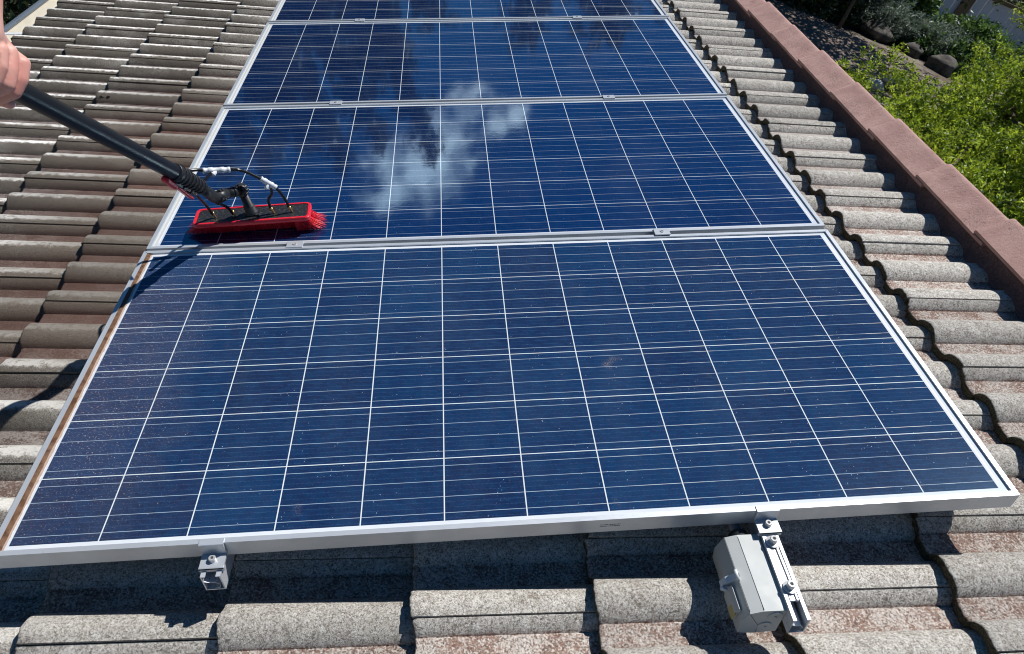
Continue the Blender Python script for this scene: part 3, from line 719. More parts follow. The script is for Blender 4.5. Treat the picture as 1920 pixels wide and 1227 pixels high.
# hoses
def spl(pts, k=8):
    P = [Vector(p) for p in pts]; P = [P[0]*2-P[1]]+P+[P[-1]*2-P[-2]]; o = []
    for i in range(1, len(P)-2):
        for j in range(k):
            s = j/k; a, b_, c_, d_ = P[i-1:i+3]
            o.append(.5*((2*b_)+(c_-a)*s+(2*a-5*b_+4*c_-d_)*s*s+(3*b_-a-3*c_+d_)*s**3))
    return o+[P[-2]]
cA1 = Vector((-.7700, .520, .222)); cA2 = Vector((-.7180, .540, .212)); cB1 = Vector((-.6420, .567, .165)); cB2 = Vector((-.6160, .572, .140))
hoses = [[(-.792, .430, .245), (-.812, .455, .240), (-.808, .490, .236), (-.790, .512, .229), cA1], [(-.788, .462, .205), (-.775, .490, .203), cA1.lerp(cA2, .35)], [cA2, (-.695, .550, .206), (-.672, .560, .190), cB1],
         [cB1.lerp(cB2, .6)+Vector((0, 0, -.004)), (-.6270, .573, .118), (-.6400, .572, .098), (-.6385, .570, .066)],
         [cB2, (-.6030, .574, .118), (-.5930, .574, .092), (-.5885, .574, .070)],
         [(-.790, .458, .200), (-.800, .500, .155), (-.803, .540, .108), (-.798, .556, .066)],
         [(-.765, .462, .178), (-.762, .505, .135), (-.750, .545, .095), (-.7440, .562, .062)]]
for h in hoses: b = MB(); b.tube(spl(h), .0042, 12); part('hose', b, M_HOSE, br)
for a_, c_ in ((cA1, cA2), (cB1, cB2)):
    b = MB(); d_ = (c_-a_).normalized(); e_ = a_-d_*.006; g_2 = c_+d_*.006; ln = (g_2-e_).length
    b.tube([e_+d_*ln*f for f in (0, .08, .1, .2, .22, .36, .38, .62, .64, .78, .8, .9, .92, 1)], [.0078, .0078, .0068, .0068, .0082, .0082, .0072, .0072, .0082, .0082, .0068, .0068, .0078, .0078], 16)
    dn = Vector((-.35, -.25, -.9)) if c_ is cB2 else Vector((-.6, -.6, -.4)); m_ = (a_+c_)/2
    b.tube([m_, m_+dn*.012, m_+dn*.013, m_+dn*.017], [.0068, .0068, .0080, .0080], 14); part('hose_connector', b, M_WHITE, br)
for x_, y_, dx_ in ((-.7975, .556, .006), (-.7435, .560, .006), (-.6380, .569, .007), (-.5880, .573, .007)):
    b = MB(); b.tube([(x_, y_, .074), (x_+dx_*.3, y_-.0005, .066), (x_+dx_*.8, y_-.001, .058), (x_+dx_, y_-.0015, .0545)], [.0044, .0032, .0026, .0020], 12); part('nozzle', b, M_BRASS, br)

# ------------------------------------------------------------ person holding the pole
t = NT('skin'); s1 = t.noise(14, 3, .6); s2 = t.noise(300, 3, .6)
c = t.mix(t.ramp(s1, .35, .7), (.60, .335, .275), (.56, .235, .19)); c = t.mix(t.M('MULTIPLY', t.ramp(s2, .5, .7), .25), c, (.52, .22, .16))
t.base(c, .5, 0, .4); t.b.inputs['Subsurface Weight'].default_value = .12; t.b.inputs['Subsurface Radius'].default_value = (.012, .005, .003); t.b.inputs['Subsurface Scale'].default_value = .5
t.bump(t.noise(420, 3, .6), .25, .0006); M_SKIN = t.m
def skin_mesh(name, chains, voxel, mat, smooth_it=4, sub_=1):
    """chains of (point, radius) joined where points coincide; grown with a skin modifier, fused by a voxel remesh"""
    vs = []; es = []; rs_ = []
    def idx(p, r):
        for i, q in enumerate(vs):
            if (q-p).length < 1e-5: return i
        vs.append(p); rs_.append(r); return len(vs)-1
    for ch in chains:
        prev = None
        for p, r in ch:
            i = idx(Vector(p), r)
            if prev is not None and prev != i: es.append((prev, i))
            prev = i
    me = bpy.data.meshes.new(name); me.from_pydata([tuple(v) for v in vs], es, [])
    ob = bpy.data.objects.new(name, me); link(ob); sk = ob.modifiers.new('skin', 'SKIN'); sk.use_smooth_shade = True; sk.branch_smoothing = .4
    for i, r in enumerate(rs_): me.skin_vertices[0].data[i].radius = (r, r); me.skin_vertices[0].data[i].use_root = (i == 0)
    s_ = ob.modifiers.new('sub', 'SUBSURF'); s_.levels = sub_+1; s_.render_levels = sub_+1
    if voxel:
        rm = ob.modifiers.new('remesh', 'REMESH'); rm.mode = 'VOXEL'; rm.voxel_size = voxel; rm.use_smooth_shade = True
        sm = ob.modifiers.new('smooth', 'SMOOTH'); sm.iterations = smooth_it; sm.factor = .5
    dg = bpy.context.evaluated_depsgraph_get(); ev = ob.evaluated_get(dg); m2 = bpy.data.meshes.new_from_object(ev)
    bpy.data.objects.remove(ob); m2.name = name; m2.materials.clear(); m2.materials.append(mat)
    m2.polygons.foreach_set('use_smooth', [True]*len(m2.polygons)); return m2
def to_obj(name, me, parent, org):
    me.transform(Matrix.Translation(-Vector(org))); o = bpy.data.objects.new(name, me); link(o, parent); return o
def rawchains(chains):   # capsules along every bone: separate fingers stay separate
    b = MB()
    for ch in chains:
        for (p, r), (q, s) in zip(ch[:-1], ch[1:]):
            p = Vector(p); q = Vector(q); n = 8; pts = []; rs2 = []
            d = (q-p).normalized()
            for i in range(6): a = math.pi/2*(i/5); pts.append(p-d*r*math.cos(a)); rs2.append(max(r*math.sin(a), 1e-5))
            for i in range(6): a = math.pi/2*(i/5); pts.append(q+d*s*math.sin(a)); rs2.append(max(s*math.cos(a), 1e-5))
            b.tube(pts, rs2, 20)
    return b
def fuse(name, chains, voxel, mat, its=6):
    b = rawchains(chains); me = bpy.data.meshes.new(name); me.from_pydata(b.v, [], b.f); ob = bpy.data.objects.new(name, me); link(ob)
    rm = ob.modifiers.new('r', 'REMESH'); rm.mode = 'VOXEL'; rm.voxel_size = voxel; sm = ob.modifiers.new('s', 'SMOOTH'); sm.iterations = its; sm.factor = .5
    dg = bpy.context.evaluated_depsgraph_get(); m2 = bpy.data.meshes.new_from_object(ob.evaluated_get(dg)); bpy.data.objects.remove(ob)
    m2.name = name; m2.materials.clear(); m2.materials.append(mat); m2.polygons.foreach_set('use_smooth', [True]*len(m2.polygons)); return m2
aP = -pd                                             # along the pole towards the brush
uP = Vector((.858, -.443, -.259)); uP = (uP-aP*uP.dot(aP)).normalized(); tP = uP.cross(aP) if uP.cross(aP).z > 0 else aP.cross(uP)
GC = HAND+pd*.068                                    # centre of the grip
def ring_(th, r, s): th = rad(th); return GC+uP*math.cos(th)*r+tP*math.sin(th)*r+aP*s
fing = []
for s, k, dth in ((.030, 1.0, -4), (.0085, 1.08, 8), (-.0125, 1.0, 1), (-.031, .86, -12)):
    f_ = .0094*k
    fing.append([(ring_(112+dth, .050, s*.9), .0120), (ring_(72+dth, .046*k, s), .0112), (ring_(35+dth, .0345, s), f_), (ring_(-8+dth, .0300*k, s*1.02), f_*1.02), (ring_(-62+dth, .0285, s*1.03), f_*.92), (ring_(-118+dth, .0275, s*1.03), f_*.86), (ring_(-150+dth, .027, s*1.02), f_*.78)])
WR = GC+tP*.060-aP*.026+Vector((-.012, 0, 0))
palm = []
for ch in fing:
    palm.append([(WR+(ch[0][0]-ring_(112, .05, 0))*.42, .0205), (ch[0][0].lerp(WR, .45), .0185), (ch[0][0], .0145)])
palm.append([(palm[0][1][0], .015), (palm[3][1][0], .015)]); palm.append([(palm[0][2][0], .012), (palm[1][2][0], .012), (palm[2][2][0], .012), (palm[3][2][0], .011)])
for ch in fing:   # heel of the hand on the pole
    palm.append([(WR.lerp(ch[0][0], .3), .015), (ring_(150, .034, (ch[0][0]-GC).dot(aP)*.9), .013), (ring_(185, .031, (ch[0][0]-GC).dot(aP)*.8), .011)])
thumb = [(WR.lerp(ring_(150, .06, .03), .35), .016), (ring_(165, .044, .030), .0145), (ring_(200, .033, .042), .0115), (ring_(250, .030, .050), .0105), (ring_(290, .028, .052), .0088)]
EL = WR+Vector((-.03, .657, .753))*.255
SH = EL+Vector((-.20, .02, .27)); 
arm = [(WR, .0265), (WR.lerp(EL, .12), .0265), (WR.lerp(EL, .22), .0285), (WR.lerp(EL, .45), .0345), (WR.lerp(EL, .75), .041), (EL, .040), (EL.lerp(SH, .3), .044), (SH, .052)]
arm_flat = [(WR-aP*.010, .019), (WR.lerp(EL, .1)-aP*.008, .021)]; arm_flat2 = [(WR+aP*.010, .019), (WR.lerp(EL, .1)+aP*.008, .021)]
up = R3i @ Vector((0, 0, 1)); ft = Vector((-1.78, .16, -.14)); lt_ = Vector((-.1, .99, 0))     # uphill lateral direction for stance
def bdy(h, s=0, f=0): return ft+up*h+lt_*s+Vector((.3, 0, 0))*f
neck = bdy(1.50, 0, .25); sh2 = bdy(1.42, .19, .2); sh1 = SH
body = [[(neck+up*.16, .082), (neck+up*.10, .09), (neck, .055), (bdy(1.40, 0, .2), .085), (bdy(1.2, 0, .1), .12), (bdy(1.0), .115), (bdy(.92), .125)],
        [(bdy(1.40, 0, .2), .085), (sh1, .058)], [(bdy(1.40, 0, .2), .085), (sh2, .058), (sh2-up*.28+Vector((.05, 0, 0)), .042), (sh2-up*.45+Vector((.2, .0, .05)), .033), (sh2-up*.45+Vector((.27, .0, .07)), .03)],
        [(bdy(.92), .12), (bdy(.85, .10), .088), (bdy(.48, .13, .1), .06), (bdy(.08, .14), .042), (bdy(.04, .14, .4), .038)],
        [(bdy(.92), .12), (bdy(.85, -.10), .088), (bdy(.48, -.13, .1), .06), (bdy(.08, -.14), .042), (bdy(.04, -.14, .4), .038)],
        [(neck+up*.13+Vector((.085, 0, 0)), .014), (neck+up*.10+Vector((.095, 0, 0)), .013)], [(neck+up*.08+Vector((.078, .02, 0)), .011), (neck+up*.08+Vector((.078, -.02, 0)), .011)],
        [(neck+up*.12+Vector((0, .083, 0)), .014), (neck+up*.10+Vector((0, .083, 0)), .012)], [(neck+up*.12-Vector((0, .083, 0)), .014), (neck+up*.10-Vector((0, .083, 0)), .012)]]
per = root('person', tuple(ft), 'bare forearm and fist of a person gripping the black pole', 'person')
hb = fuse('person_body', fing+palm+[thumb, arm, arm_flat, arm_flat2]+body, .0024, M_SKIN, 6)
to_obj('body', hb, per, ft)
nails = MB()
for s_, k_ in ((0, 0),):
    pass
ov = lambda ch, e: [(p, r+e) for p, r in ch]
shirt = [ov(body[0][3:], .014), ov(body[1], .014), ov([(SH, .052), (SH.lerp(EL, .55), .047)], .014), ov(body[2][:2], .014), ov([body[2][1], (sh2-up*.2+Vector((.03, 0, 0)), .045)], .014)]
to_obj('shirt', fuse('shirt', shirt, .01, plain('navy_shirt', (.03, .045, .09), .9), 3), per, ft)
tr = [ov(body[3][:3]+[(bdy(.12, .14), .045)], .016), ov(body[4][:3]+[(bdy(.12, -.14), .045)], .016), ov([(bdy(.96), .118), (bdy(.88), .12)], .014)]
to_obj('trousers', fuse('trousers', tr, .01, plain('grey_trousers', (.07, .07, .075), .9), 3), per, ft)
sh_ = [[(bdy(.045, s, -.1), .045), (bdy(.045, s, .6), .04)] for s in (.14, -.14)]
for q_ in sh_: to_obj('shoe', fuse('shoe', [q_], .008, M_BLACK, 2), per, ft)
hr = [[(neck+up*.185-Vector((.015, 0, 0)), .078), (neck+up*.12-Vector((.03, 0, 0)), .075)]]
to_obj('hair', fuse('hair', hr, .008, plain('brown_hair', (.05, .03, .02), .7), 2), per, ft)

# ------------------------------------------------------------ the garden below and beyond the house
def TZ(x, y):
    s = .75*x+.66*y; u = min(max((s-4)/9, 0), 1); return -3.6+2.7*u*u*(3-2*u)+.02*max(s-13, 0)
t = NT('garden_ground'); n1 = t.noise(1.1, 5, .6); n2 = t.noise(14, 6, .7); n3 = t.noise(60, 4, .7)
c = t.mix(t.ramp(n1, .42, .6), (.13, .10, .075), (.24, .205, .17)); c = t.mix(t.ramp(n2, .5, .68), c, (.06, .05, .035)); c = t.mix(t.M('MULTIPLY', t.ramp(n3, .55, .7), .5), c, (.36, .33, .29))
t.base(c, .95, 0, .2); t.bump(t.M('ADD', n2, n3), .8, .03); M_GROUND = t.m
b = MB(); xs = list(np.linspace(-30, -3, 14))+list(np.linspace(-2, 26, 57))+[30, 40, 60, 100, 180]; ys_ = list(np.linspace(-30, -3, 12))+list(np.linspace(-2, 30, 65))+[36, 50, 80, 140, 220]
xs = [-180, -80]+xs; ys_ = [-180, -80]+ys_; nx = len(xs)
for y in ys_:
    for x in xs: b.v.append((x, y, TZ(x, y)+(.06*math.sin(x*1.7)*math.sin(y*1.3+.5) if abs(x) < 40 else 0)))
for j in range(len(ys_)-1):
    for i in range(nx-1): b.f.append([j*nx+i, j*nx+i+1, (j+1)*nx+i+1, (j+1)*nx+i]); b.m.append(0); b.smooth.append(True)
g = mesh_obj('ground', b, M_GROUND, fixn=False); g['kind'] = 'structure'
# path of pale earth along the bank
b = MB(); P_ = [(4.2, 13.6), (5.6, 12.1), (6.6, 10.9), (7.7, 9.75), (8.9, 8.6), (10.4, 7.2)]
sp = spl([(x, y, 0) for x, y in P_], 6); vs = []
for i, p in enumerate(sp):
    d = (sp[min(i+1, len(sp)-1)]-sp[max(i-1, 0)]).normalized(); n_ = Vector((-d.y, d.x, 0))
    for q in (-.75, -.25, .25, .75):
        w_ = q*(1+.15*math.sin(i*1.3+q)); x, y = p.x+n_.x*w_, p.y+n_.y*w_; vs.append((x, y, TZ(x, y)+.09))
b.add(vs, [(i*4+q, i*4+q+1, i*4+q+5, i*4+q+4) for i in range(len(sp)-1) for q in range(3)], True)
t = NT('earth_path'); n1 = t.noise(3, 5, .65); n2 = t.noise(40, 5, .7); t.base(t.mix(t.ramp(n1, .42, .58), (.17, .125, .10), t.mix(t.ramp(n2, .45, .6), (.10, .07, .055), (.30, .25, .215))), .95); t.bump(n2, .8, .02)
o = mesh_obj('path', b, t.m, fixn=False); o['kind'] = 'structure'

# foliage
def leafmat(name, cols, trans=.35, rough=.5):
    t = NT(name); oi = t.attr('tone'); oj = t.attr('clump')
    c = t.mix(t.ramp(t.M('ADD', t.M('MULTIPLY', oi, .3), t.M('MULTIPLY', oj, .8)), .15, .7), cols[0], cols[1]); c = t.mix(t.ramp(t.M('ADD', oj, t.M('MULTIPLY', oi, .2)), .65, 1.1), c, cols[2]); c = t.mix(t.ramp(oi, .9, .97), c, tuple(min(1, x*1.5) for x in cols[2]))
    t.base(c, rough, 0, .4)
    tr = t.nt.nodes.new('ShaderNodeBsdfTranslucent'); t.L(t.mix(.4, c, cols[2]), tr.inputs['Color'])
    mx = t.nt.nodes.new('ShaderNodeMixShader'); mx.inputs[0].default_value = trans; t.L(t.b.outputs[0], mx.inputs[1]); t.L(tr.outputs[0], mx.inputs[2]); t.L(mx.outputs[0], t.o.inputs['Surface'])
    return t.m
ML_YEL = leafmat('yellow_green_leaf', ((.028, .065, .010), (.17, .29, .020), (.44, .53, .045)), .45)
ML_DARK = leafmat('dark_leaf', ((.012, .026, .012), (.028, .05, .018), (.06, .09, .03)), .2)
ML_MID = leafmat('mid_green_leaf', ((.03, .075, .018), (.065, .14, .03), (.13, .22, .05)), .35)
ML_GREY = leafmat('grey_green_leaf', ((.07, .10, .075), (.13, .17, .13), (.20, .25, .20)), .3)
ML_GUM = leafmat('gum_leaf', ((.03, .045, .03), (.06, .08, .045), (.09, .11, .06)), .25)
M_BARK = plain('bark', (.11, .085, .065), .95, 0, .3, 20, .8)
def foliage_mesh(name, blobs, n, size, mat, aspect=2.2, shell=.55, flat=0, clump=(26, .16), ry=None):
    """leaf quads in twig clumps through the crown volume; blobs = (centre, radii)"""
    R_ = np.random.default_rng(abs(hash(name)) % 1000 if False else len(blobs)*17+n % 97)
    vol = np.array([b_[1][0]*b_[1][1]*b_[1][2] for b_ in blobs])**(2/3); pr = vol/vol.sum()
    nc = max(1, n//clump[0]); bi = R_.choice(len(blobs), nc, p=pr)
    C_ = np.array([b_[0] for b_ in blobs])[bi]; RR = np.array([b_[1] for b_ in blobs])[bi]
    d = R_.normal(size=(nc, 3)); d /= np.linalg.norm(d, axis=1)[:, None]
    r = shell+(1-shell)*R_.random(nc)**.7; lump = 1+.16*np.sin(d[:, 0]*7+bi)*np.sin(d[:, 1]*6+2*bi)+.1*R_.normal(size=nc)
    cc = C_+d*RR*(r*lump)[:, None]; tone_c = R_.random(nc)
    ci = np.repeat(np.arange(nc), clump[0]); m = len(ci); cs = clump[1]
    # each clump is a twig: leaves strung along its direction
    tw = d+R_.normal(size=(nc, 3))*.55; tw[:, 2] += .25; tw /= np.linalg.norm(tw, axis=1)[:, None]
    pos = cc[ci]+tw[ci]*(R_.random(m)-.3)[:, None]*cs*2.4+R_.normal(size=(m, 3))*cs*.38
    ax = tw[ci]*.7+R_.normal(size=(m, 3))*.8; ax /= np.linalg.norm(ax, axis=1)[:, None]
    nn = R_.normal(size=(m, 3)); nn[:, 2] += .6; sd_ = np.cross(ax, nn); sd_ /= np.linalg.norm(sd_, axis=1)[:, None]
    sz = size*(.6+.8*R_.random(m)); a = ax*sz[:, None]*.5; s_ = sd_*(sz/aspect)[:, None]*.5
    nrm = np.cross(ax, sd_)
    v = np.stack([pos-a, pos+s_-a*.1+nrm*sz[:, None]*.05, pos+a, pos-s_-a*.1+nrm*sz[:, None]*.05], 1).reshape(-1, 3)
    me = bpy.data.meshes.new(name); me.vertices.add(4*m); me.vertices.foreach_set('co', v.ravel().astype(np.float32))
    me.loops.add(4*m); me.polygons.add(m); me.loops.foreach_set('vertex_index', np.arange(4*m, dtype=np.int32)); me.polygons.foreach_set('loop_start', np.arange(0, 4*m, 4, dtype=np.int32)); me.update(calc_edges=True)
    at = me.attributes.new('tone', 'FLOAT', 'POINT'); at.data.foreach_set('value', np.repeat(R_.random(m), 4).astype(np.float32))
    at = me.attributes.new('clump', 'FLOAT', 'POINT'); at.data.foreach_set('value', np.repeat(tone_c[ci], 4).astype(np.float32))
    me.materials.append(mat); return me
def limbs(base, top, blobs, r0, seed=1):
    rn = random.Random(seed); b = MB(); base = Vector(base); top = Vector(top)
    tr_ = spl([base, base.lerp(top, .35)+Vector((rn.uniform(-.1, .1), rn.uniform(-.1, .1), 0)), base.lerp(top, .7)+Vector((rn.uniform(-.1, .1), rn.uniform(-.1, .1), 0)), top], 4)
    b.tube(tr_, [r0*(1-.75*i/(len(tr_)-1)) for i in range(len(tr_))], 10)
    for c, rr_ in blobs:
        for q in range(3):
            s = base.lerp(top, rn.uniform(.35, .85)); e = Vector(c)+Vector([rn.uniform(-.7, .7)*x for x in rr_]); m_ = s.lerp(e, .5)+Vector((rn.uniform(-.12, .12), rn.uniform(-.12, .12), .1))
            pp = spl([s, m_, e], 4); b.tube(pp, [r0*.32*(1-.85*i/(len(pp)-1)) for i in range(len(pp))], 6)
    return b
def tree(name, base, top, blobs, n, size, mat, label, cat='tree', r0=.12, group=None, seed=1, trunk='trunk', crown='crown', **k):
    r = root(name, base, label, cat, group, roof=False)
    part(trunk, limbs(base, top, blobs, r0, seed), M_BARK, r)
    me = foliage_mesh(crown, blobs, n, size, mat, **k); me.transform(Matrix.Translation(-Vector(base))); link(bpy.data.objects.new(crown, me), r)
    return r
# the big yellow-green tree just beyond the ridge
bx, by = 6.6, 6.2; bz0 = TZ(bx, by)
big = [((5.62, 5.75, -.98), (1.05, 1.1, .72)), ((6.4, 5.2, -.75), (1.35, 1.2, .9)), ((5.2, 4.7, -1.3), (1.05, 1.1, .85)), ((6.8, 5.9, -.25), (1.15, 1.1, .62)), ((6.3, 3.9, -1.05), (1.3, 1.2, 1.0)),
     ((7.9, 5.6, .30), (1.3, 1.2, .72)), ((7.4, 4.6, -.25), (1.2, 1.2, .8)), ((6.4, 7.0, -.92), (1.0, 1.1, .55)), ((8.5, 7.0, .75), (1.2, 1.2, .7))]
rnb = random.Random(8); tufts = []
for c_, q_ in big:                                   # every bough breaks up into leafy tufts with gaps between
    for i in range(26):
        d = Vector((rnb.gauss(0, 1), rnb.gauss(0, 1), rnb.gauss(0, 1)+.25)).normalized(); k_ = rnb.uniform(.55, 1.08)
        e = rnb.uniform(.14, .30); tufts.append(((c_[0]+d.x*q_[0]*k_, c_[1]+d.y*q_[1]*k_, c_[2]+d.z*q_[2]*k_), (e*1.25, e*1.25, e*.85)))
lt = root('leafy_tree', (bx, by, bz0), 'big yellow-green leafy tree filling the right side beyond the ridge', 'tree', roof=False)
part('trunk', limbs((bx, by, bz0), (6.7, 6.2, .2), big, .12, 4), M_BARK, lt)
me = foliage_mesh('crown', tufts+[(c_, tuple(v*.62 for v in q_)) for c_, q_ in big], 230000, .042, ML_YEL, aspect=2.3, shell=.3, clump=(20, .055)); me.transform(Matrix.Translation((-bx, -by, -bz0))); link(bpy.data.objects.new('crown', me), lt)
def bush(name, x, y, blobs, n, size, mat, label, group=None, seed=1, z=None, top=None, **k):
    z = TZ(x, y) if z is None else z
    bl = [((x+c[0], y+c[1], z+c[2]), r_) for c, r_ in blobs]; mt = max(c[0][2] for c in bl)
    return tree(name, (x, y, z), (x, y, mt), bl, n, size, mat, label, 'tree' if name.endswith('tree') else 'bush', k.pop('r0', .05 if 'tree' not in name else .1), group, seed, 'stems' if 'tree' not in name else 'trunk', 'leaves' if 'tree' not in name else 'crown', **k)
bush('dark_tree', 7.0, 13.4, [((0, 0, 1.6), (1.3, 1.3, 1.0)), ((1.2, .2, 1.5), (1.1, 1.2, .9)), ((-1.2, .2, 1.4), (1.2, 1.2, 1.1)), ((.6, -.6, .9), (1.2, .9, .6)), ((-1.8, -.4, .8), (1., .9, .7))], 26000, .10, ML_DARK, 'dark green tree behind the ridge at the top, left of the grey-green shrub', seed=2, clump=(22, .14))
bush('grey_green_shrub', 8.95, 12.3, [((0, 0, .25), (.65, .5, .34)), ((.85, -.4, .22), (.7, .5, .32)), ((-.6, .35, .28), (.5, .5, .3))], 24000, .085, ML_GREY, 'low grey-green feathery shrub beside the path behind the rocks', clump=(30, .09), aspect=5)
bush('round_green_bush', 10.75, 15.0, [((0, 0, .6), (.75, .7, .6)), ((-1.0, .4, .6), (.8, .8, .6)), ((.1, .2, 1.0), (.6, .6, .4))], 16000, .10, ML_MID, 'bright green bush left of the white fence', clump=(22, .12), seed=7)
bush('small_green_bush', 12.0, 13.7, [((0, 0, .3), (.5, .5, .36)), ((.45, -.3, .25), (.4, .4, .3)), ((-.5, .2, .2), (.45, .4, .3))], 10000, .085, ML_MID, 'small green bush in front of the fence, below the brown post', clump=(22, .1), seed=9)
bush('shaded_dark_bush', 15.6, 16.6, [((0, 0, .8), (1.1, 1, .9)), ((1.4, -.6, 1.1), (1.1, 1, 1))], 12000, .10, ML_DARK, 'dark bush at the right edge behind the yellow-green tree', clump=(22, .13), seed=5)
bush('tall_wattle_tree', 15.3, 15.0, [((0, 0, 2.1), (.7, .6, .5)), ((.7, .1, 1.5), (.8, .7, .6)), ((-.3, -.2, 1.5), (.5, .5, .45))], 9000, .08, ML_YEL, 'thin yellow-green shoots standing against the white fence', clump=(20, .12), seed=12)
# dark bushes put in to give the near-black shade below the gutter at left
for i, (x, y, s, lb) in enumerate(((-4.6, 8.6, 1.2, 'dark bush added for the black shade past the gutter beside the forearm'), (-5.2, 11.2, 1.4, 'dark bush added for the black shade farther back past the gutter at the top left'))):
    bush('shade_fill_shrub', x, y, [((0, 0, .7*s), (1.3*s, 1.3*s, .8*s)), ((.9, .5, .5*s), (1.2*s, 1.1*s, .6*s))], 9000, .12, ML_DARK, lb, 'dark bushes added for the shade under the eave', seed=20+i, clump=(20, .16))
bush('added_shade_tree', 7.5, 11.5, [((0, 0, 2.0), (1.5, 1.0, .7)), ((-1.0, -1.2, 1.9), (1.2, 1.0, .7)), ((.9, -1.2, 2.1), (1.1, 1.0, .7)), ((-.2, .5, 2.9), (1.6, 1.4, .9))], 11000, .10, ML_DARK, 'tree with its crown out of view, added to shade the path in patches', seed=31, r0=.035, clump=(20, .16), shell=.2)  # added tree, crown out of view, to dapple the path with shade
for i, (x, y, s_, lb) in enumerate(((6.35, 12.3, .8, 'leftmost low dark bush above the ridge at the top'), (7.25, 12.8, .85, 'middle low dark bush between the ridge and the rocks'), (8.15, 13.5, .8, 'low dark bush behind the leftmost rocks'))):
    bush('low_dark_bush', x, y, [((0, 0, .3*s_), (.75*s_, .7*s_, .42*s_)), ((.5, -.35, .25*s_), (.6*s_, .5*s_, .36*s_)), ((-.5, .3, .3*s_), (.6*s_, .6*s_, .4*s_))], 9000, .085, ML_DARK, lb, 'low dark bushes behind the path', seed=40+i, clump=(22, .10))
bush('trailing_shrub', 9.6, 11.95, [((0, 0, .2), (.55, .45, .28)), ((.6, -.5, .2), (.55, .45, .28)), ((-.45, .4, .15), (.4, .4, .22))], 11000, .075, ML_MID, 'low green shrub spilling over the rocks beside the yellow-green tree', clump=(24, .08), seed=51)
# rocks edging the path
t = NT('garden_rock'); n1 = t.noise(5, 5, .65); t.base(t.mix(t.ramp(n1, .35, .65), (.035, .03, .026), (.12, .108, .09)), .9); t.bump(n1, .8, .03); M_ROCK = t.m
rk = [((8.15, 12.45), .26, 'leftmost dark rock edging the path'), ((8.62, 11.95), .32, 'large dark rock beside the path under the grey-green shrub'), ((9.1, 11.5), .22, 'rock third from the left along the path edge'), ((9.45, 11.05), .28, 'rock under the right end of the grey-green shrub'),
      ((7.5, 9.35), .15, 'pale stone on the near side of the path at the tree edge'), ((7.15, 9.2), .12, 'small pale stone where the path meets the yellow-green tree')]
for i, ((x, y), s, lb) in enumerate(rk):
    s *= .85 if i < 4 else 1; rn = np.random.default_rng(i); b = MB(); nu, nv = 18, 10; vs = []
    ph = rn.random(6)*6
    for a in range(nv+1):
        for c_ in range(nu):
            th_ = math.pi*a/nv; p_ = 2*math.pi*c_/nu; d = Vector((math.sin(th_)*math.cos(p_), math.sin(th_)*math.sin(p_), math.cos(th_)))
            q = 1+.16*math.sin(3*d.x+ph[0])+.14*math.sin(4*d.y+ph[1])+.10*math.sin(6*d.z+ph[2])+.05*math.sin(9*d.x+7*d.y+ph[3])
            vs.append((x+d.x*s*q*1.25, y+d.y*s*q, TZ(x, y)+s*.35+d.z*s*q*.75))
    b.add(vs, [(a*nu+c_, a*nu+(c_+1) % nu, (a+1)*nu+(c_+1) % nu, (a+1)*nu+c_) for a in range(nv) for c_ in range(nu)], True)
    single('garden_rock', b, M_ROCK if i < 4 else plain('pale_stone', (.42, .42, .40), .8), (x, y, TZ(x, y)), lb, 'rock', 'rocks along the garden path', roof=False)
# fence of pale boards with a brown post
fA = Vector((11.4, 17.5, 0)); fB = Vector((16.0, 15.3, 0)); fd = (fB-fA).normalized(); L = (fB-fA).length
fr = root('board_fence', (fA.x, fA.y, TZ(fA.x, fA.y)), 'pale blue-white fence with a brown post at the top right', 'fence', roof=False)
Xf = Matrix((fd, Vector((-fd.y, fd.x, 0)), Vector((0, 0, 1)))).transposed(); b = MB(); k = 0; x = 0
while x < L:
    c_ = fA+fd*(x+.11); z = TZ(c_.x, c_.y); b.box((c_.x, c_.y, z+.48), (.214, .018, .96), Xf, .003); x += .22
part('boards', b, plain('pale_fence_paint', (.52, .58, .68), .5, 0, .08, 3), fr)
for f_ in (.10, .44, .80):
    c_ = fA+fd*L*f_-Vector((-fd.y, fd.x, 0))*.07; b = MB(); b.box((c_.x, c_.y, TZ(c_.x, c_.y)+.6), (.26 if f_ == .44 else .12, .10, 1.2), Xf, .01); part('post', b, plain('brown_post', (.16, .11, .06), .7, 0, .15, 8), fr)
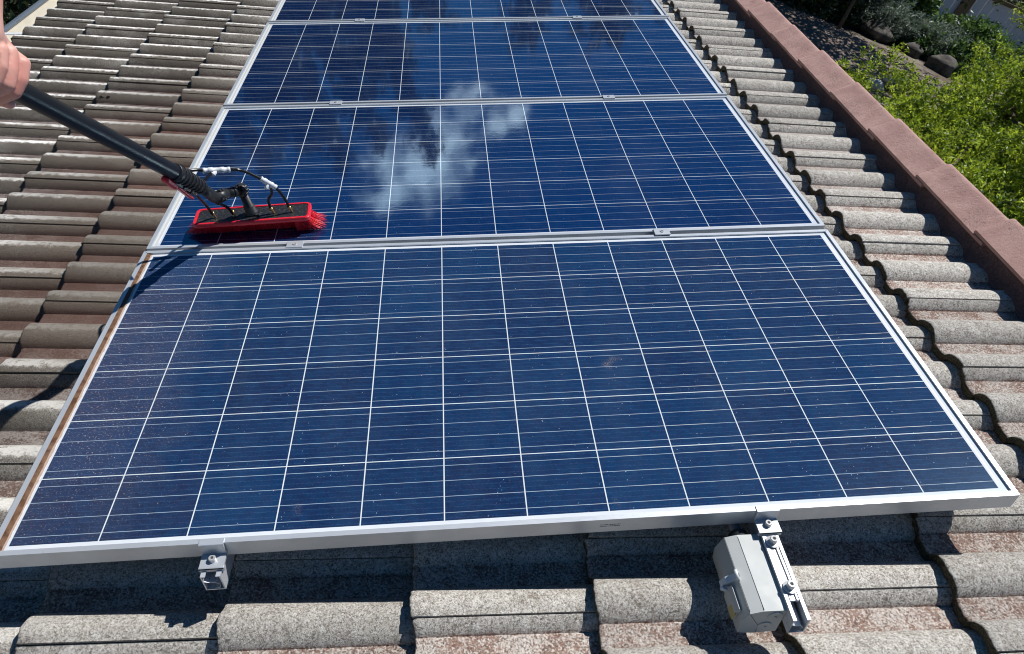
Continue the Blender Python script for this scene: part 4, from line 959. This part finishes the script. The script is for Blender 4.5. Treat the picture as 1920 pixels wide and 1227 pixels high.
b = MB(); c_ = (fA+fB)/2-Vector((-fd.y, fd.x, 0))*.04; b.box((c_.x, c_.y, TZ(c_.x, c_.y)+.93), (L, .04, .09), Xf, .004); part('fence_rail', b, plain('brown_rail', (.16, .11, .06), .7), fr)
# sunlit lawn behind the fence
b = MB(); n_ = 60000
# tall trees north of the house: seen in the photograph as reflections in the glass
import itertools
O_ = ROOF.to_3x3() @ Vector((-.108, -1.237, 1.156))
spec_t = [(-27.5, 17, 11.5, 1.3), (-24.1, 18, 12.6, .34), (-21.5, 18.5, 13.8, .36), (-19.4, 18, 12.2, .30), (-17.7, 18, 13.4, .28), (-15.4, 17, 16.0, .34), (-12.4, 17.5, 15.8, .28), (-8.2, 17, 18.2, .26), (-10.5, 20, 11.0, .8), (-4.4, 22, 9.5, .8), (2.0, 23, 14.0, 1.4), (8, 22, 15.5, 1.5), (15, 24, 16.5, 2.1), (22, 24, 18, 2.1)]
tn = ['leftmost', 'second from the left', 'third from the left', 'fourth from the left', 'fifth from the left', 'sixth from the left', 'seventh from the left', 'slender one beside the cloud', 'low broad one left of the slender tree', 'first right of the slender tree', 'second right of the slender tree', 'third right of the slender tree', 'fourth right of the slender tree', 'rightmost']
for i, (az, dist, el, wd) in enumerate(spec_t):
    x = O_.x+dist*math.sin(rad(az)); y = O_.y+dist*math.cos(rad(az)); zt = O_.z+dist*math.tan(rad(el+1.0)); z0 = TZ(x, y)
    rn = random.Random(50+i); bl = []
    H = zt-z0; k = 0; zz = zt-.6
    while zz > z0+H*.30:
        f_ = min(1, (zt-zz)/3.5); bl.append(((x+rn.uniform(-.35, .35)*wd, y+rn.uniform(-.4, .4)*wd, zz), (wd*(.45+.65*f_)*rn.uniform(.8, 1.15), wd*(.45+.6*f_), .95))); zz -= 1.15
    tree('gum_tree', (x, y, z0), (x, y, zt-.6), bl, 5200, .24, ML_GUM, 'tall dark tree reflected in the washed panels, '+tn[i], 'tree', .2, 'tall trees reflected in the glass', seed=60+i, clump=(24, .22), shell=.25)
